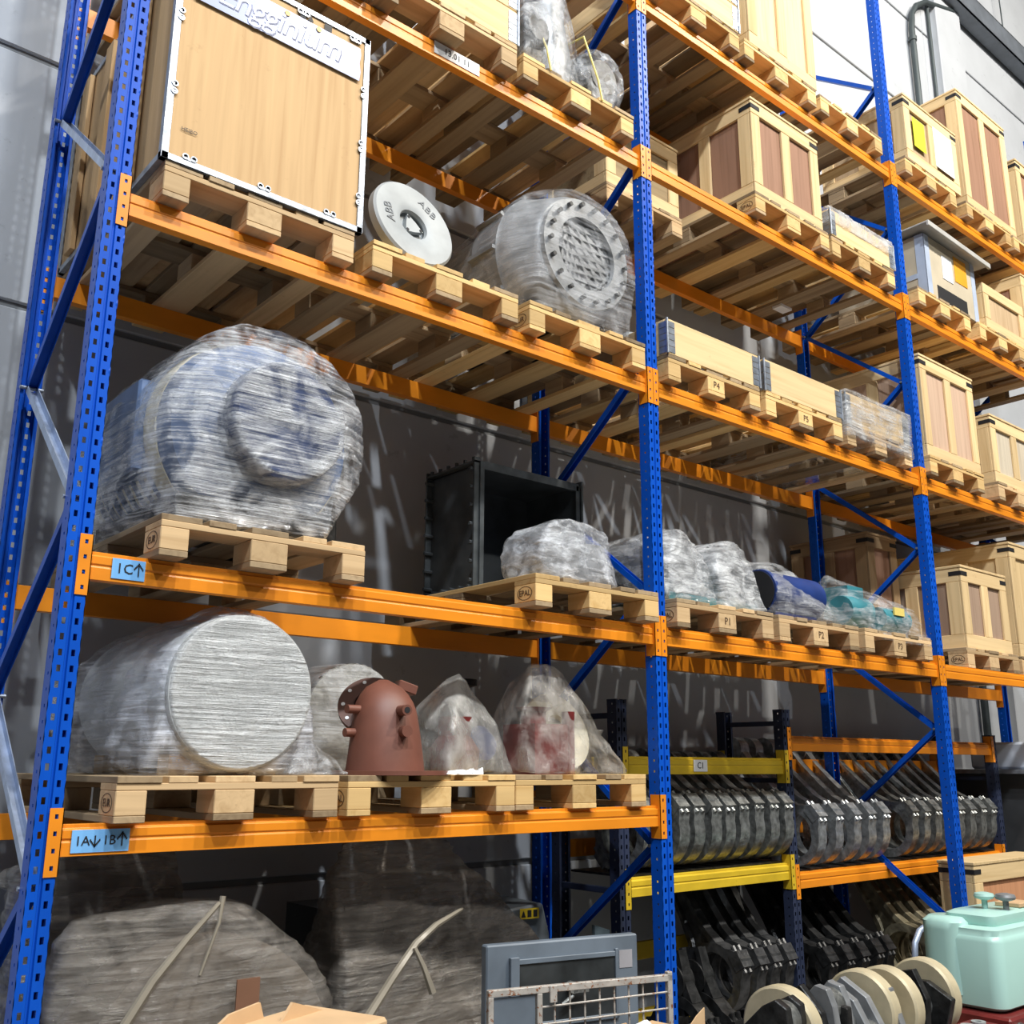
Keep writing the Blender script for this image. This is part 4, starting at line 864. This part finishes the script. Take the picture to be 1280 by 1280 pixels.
t = thing('cardboard_tray', 'tan cardboard tray at the bottom edge, in front of the dusty wrapped bundle', 'box', (.56, -.58, .0), math.radians(20))
bx('tray_body', t, -.20, .22, -.16, .16, 0, .885, CARD, .01)
part('flap', MB().prism([(-.20, .88), (.02, .88), (.0, .93), (-.12, .92)], .14, .15, 'y').prism([(.0, .88), (.20, .88), (.05, .93)], .06, .07, 'y'), CARD, t)

# ------------------------------------------------------------------ floor level right: crankshafts, tank, crate
def crank(loc, rz, n, mat_web, label, nb, ph=0):
    t = thing('crankshaft', label, 'crankshaft', loc, rz)
    for k in range(n):
        x = k*.115; a = ph+(k//2)*2.1
        wb = MB(); poly = [(-.09, -.16), (.09, -.16), (.12, -.02), (.07, .13), (.03, .19), (-.03, .19), (-.07, .13), (-.12, -.02)]
        rot = [(p[0]*math.cos(a)-p[1]*math.sin(a), p[0]*math.sin(a)+p[1]*math.cos(a)) for p in poly]
        wb.prism(rot, x-.022, x+.022, 'x'); part('web', wb, mat_web, t, .004)
        if k < n-1:
            jr = MB(); ox, oz = ((0, 0) if k % 2 else (-math.sin(a)*.10, math.cos(a)*.10)); jr.tube((x+.022, ox, oz), (x+.093, ox, oz), .075, n=24); part('journal', jr, STEEL, t, smooth=.6)
    for x in nb:
        part('counterweight', MB().lathe([(.0, 0), (.17, 0), (.18, .01), (.18, .075), (.17, .085), (0, .085)], MX(x, .02, .02), 36), BEIGE, t, smooth=.5)
    return t
def stand(x0, x1, y0, y1, h, label, mat=None):
    t = thing('work_bench', label, 'bench', ((x0+x1)/2, (y0+y1)/2, 0)); w, d = (x1-x0)/2, (y1-y0)/2
    bx('top', t, -w, w, -d, d, h-.04, h, mat or DSTEEL, .003)
    for sx in (-1, 1):
        for sy in (-1, 1): bx('leg', t, sx*(w-.05)-.025, sx*(w-.05)+.025, sy*(d-.05)-.025, sy*(d-.05)+.025, 0, h-.04, mat or DSTEEL, .002)
    return t
stand(2.75, 4.35, -.70, -.20, .22, 'low dark bench carrying the crankshafts')
crank((2.88, -.45, .46), math.radians(6), 5, DSTEEL, 'crankshaft with a beige counterweight disc at the left end of the low bench', [.14], .5)
crank((3.28, -.44, .45), math.radians(3), 5, GREYM, 'crankshaft with stepped grey webs and a beige disc in the middle of the bench', [.40], .2)
crank((3.93, -.45, .45), math.radians(0), 3, DSTEEL, 'black crankshaft with pale discs at the right end of the bench', [-.09, .27], 2.9)
# mint tank
t = thing('mint_tank', 'mint green enamelled tank with two tap handles in the lower right corner', 'tank', (5.02, -.46, -.04))
def rrect(w, d, r, z, n=5):
    pts = []
    for cx, cy, a0 in ((w-r, d-r, 0), (-w+r, d-r, PI/2), (-w+r, -d+r, PI), (w-r, -d+r, 3*PI/2)):
        for i in range(n+1):
            a = a0+i*PI/2/n; pts.append(Vector((cx+r*math.cos(a), cy+r*math.sin(a), z)))
    return pts
part('tank_body', MB().loft([rrect(.36, .16, .06, .40), rrect(.39, .19, .07, .42), rrect(.40, .20, .07, .74), rrect(.39, .19, .07, .765), rrect(.385, .185, .07, .77), rrect(.385, .185, .07, .80), rrect(.36, .16, .06, .81)]), MINT, t, smooth=.9)
part('tank_top', MB().loft([rrect(.30, .13, .05, .80), rrect(.31, .14, .05, .815), rrect(.31, .14, .05, .86), rrect(.28, .11, .05, .875)]), MINT, t, smooth=.9)
part('side_tank', MB().loft([[v+Vector((-.30, .12, 0)) for v in rrect(.12, .12, .09, zz)] for zz in (.46, .48, .78, .82)] + [[v+Vector((-.30, .12, 0)) for v in rrect(.09, .09, .07, .845)]]), MINT, t, smooth=.9)
for (hx, hy, hm) in ((-.10, .0, MINT), (-.06, -.10, GREYM)):
    hd = MB(); hd.tube((hx, hy, .80), (hx, hy, .93), .016, n=12); hd.lathe([(.02, 0), (.05, .01), (.055, .022), (.05, .035), (.02, .042)], Matrix.Translation((hx, hy, .92)), 16); part('tap_handle', hd, hm, t, smooth=.6)
bx('paper', t, .06, .24, -.12, .02, .876, .90, CARD, .004)
t = thing('engine_block', 'dark red engine block with bolted ports under the mint tank', 'engine', (5.0, -.50, 0))
part('block', MB().box(-.42, .40, -.20, .20, .0, .355), MAROON, t, .012)
bo = MB()
for k in range(5): bo.lathe([(.02, 0), (.042, 0), (.042, .012), (.02, .012), (.02, 0)], MY(-.34+k*.17, -.201, .29), 14)
part('port_ring', bo, STEEL, t)
t = thing('red_bracket', 'maroon casting with two ringed ports left of the mint tank', 'casting', (4.36, -.60, 0)); part('casting', MB().box(-.10, .16, -.08, .08, .0, .34), MAROON, t, .015)
bo = MB()
for k in range(2): bo.lathe([(.015, 0), (.036, 0), (.036, .01), (.015, .01), (.015, 0)], Matrix.Translation((-.03+k*.11, 0, .34)), 14)
part('port_ring', bo, SILVER, t)
t = thing('cardboard_piece', 'small bent piece of cardboard beside the black crankshaft', 'cardboard', (4.30, -.30, .0), .4); part('sheet', MB().prism([(-.10, .0), (.10, .0), (.12, .36), (.02, .42), (-.08, .34)], -.01, .01, 'y'), CARD, t)
# tubular trolley
t = thing('hand_trolley', 'bent grey tube trolley with a metal plate by the foot of the third blue post', 'trolley', (5.0, -.02, 0))
part('handle', MB().path([(-.10, 0, .0), (-.10, 0, .50), (-.08, 0, .60), (-.02, 0, .66), (.06, 0, .68), (.26, 0, .68)], .018, 10).path([(.32, 0, 0), (.32, 0, .66), (.26, 0, .68)], .018, 10), BRACE_GREY, t, smooth=.8)
part('plate', MB().box(-.08, .30, -.01, .0, .22, .42), ZINC, t, .002)
# brown crate and cabinet in the far bay, lower right
crate(5.76, .0, .0, 1.15, .24, 1.0, 'orange brown plywood crate behind the mint tank at the lower right', wood('orange_plywood_', 'z', (.55, .27, .14), (.45, .20, .10), vary=.05), 0, 0, True, True, .11)
t = thing('dark_cabinet', 'dark grey cabinet topped by a white shelf at the right edge', 'cabinet', (7.90, .60, 0)); bx('cabinet_body', t, -.38, .40, -.38, .40, 0, 1.55, simple('dark_grey_paint', (.05, .052, .055), .5, 0, .2), .005)
bx('shelf_top', t, -.50, .42, -.42, .40, 1.55, 1.585, ZINC, .003)
tag(bx('paper_stack', None, 7.50, 8.30, .30, .80, 1.586, 1.80, simple('white_cloth', (.62, .66, .74), .7, 0, .12, (2, 2, 2)), .02), 'pale folded sheets on the white shelf at the right edge', 'sheets')
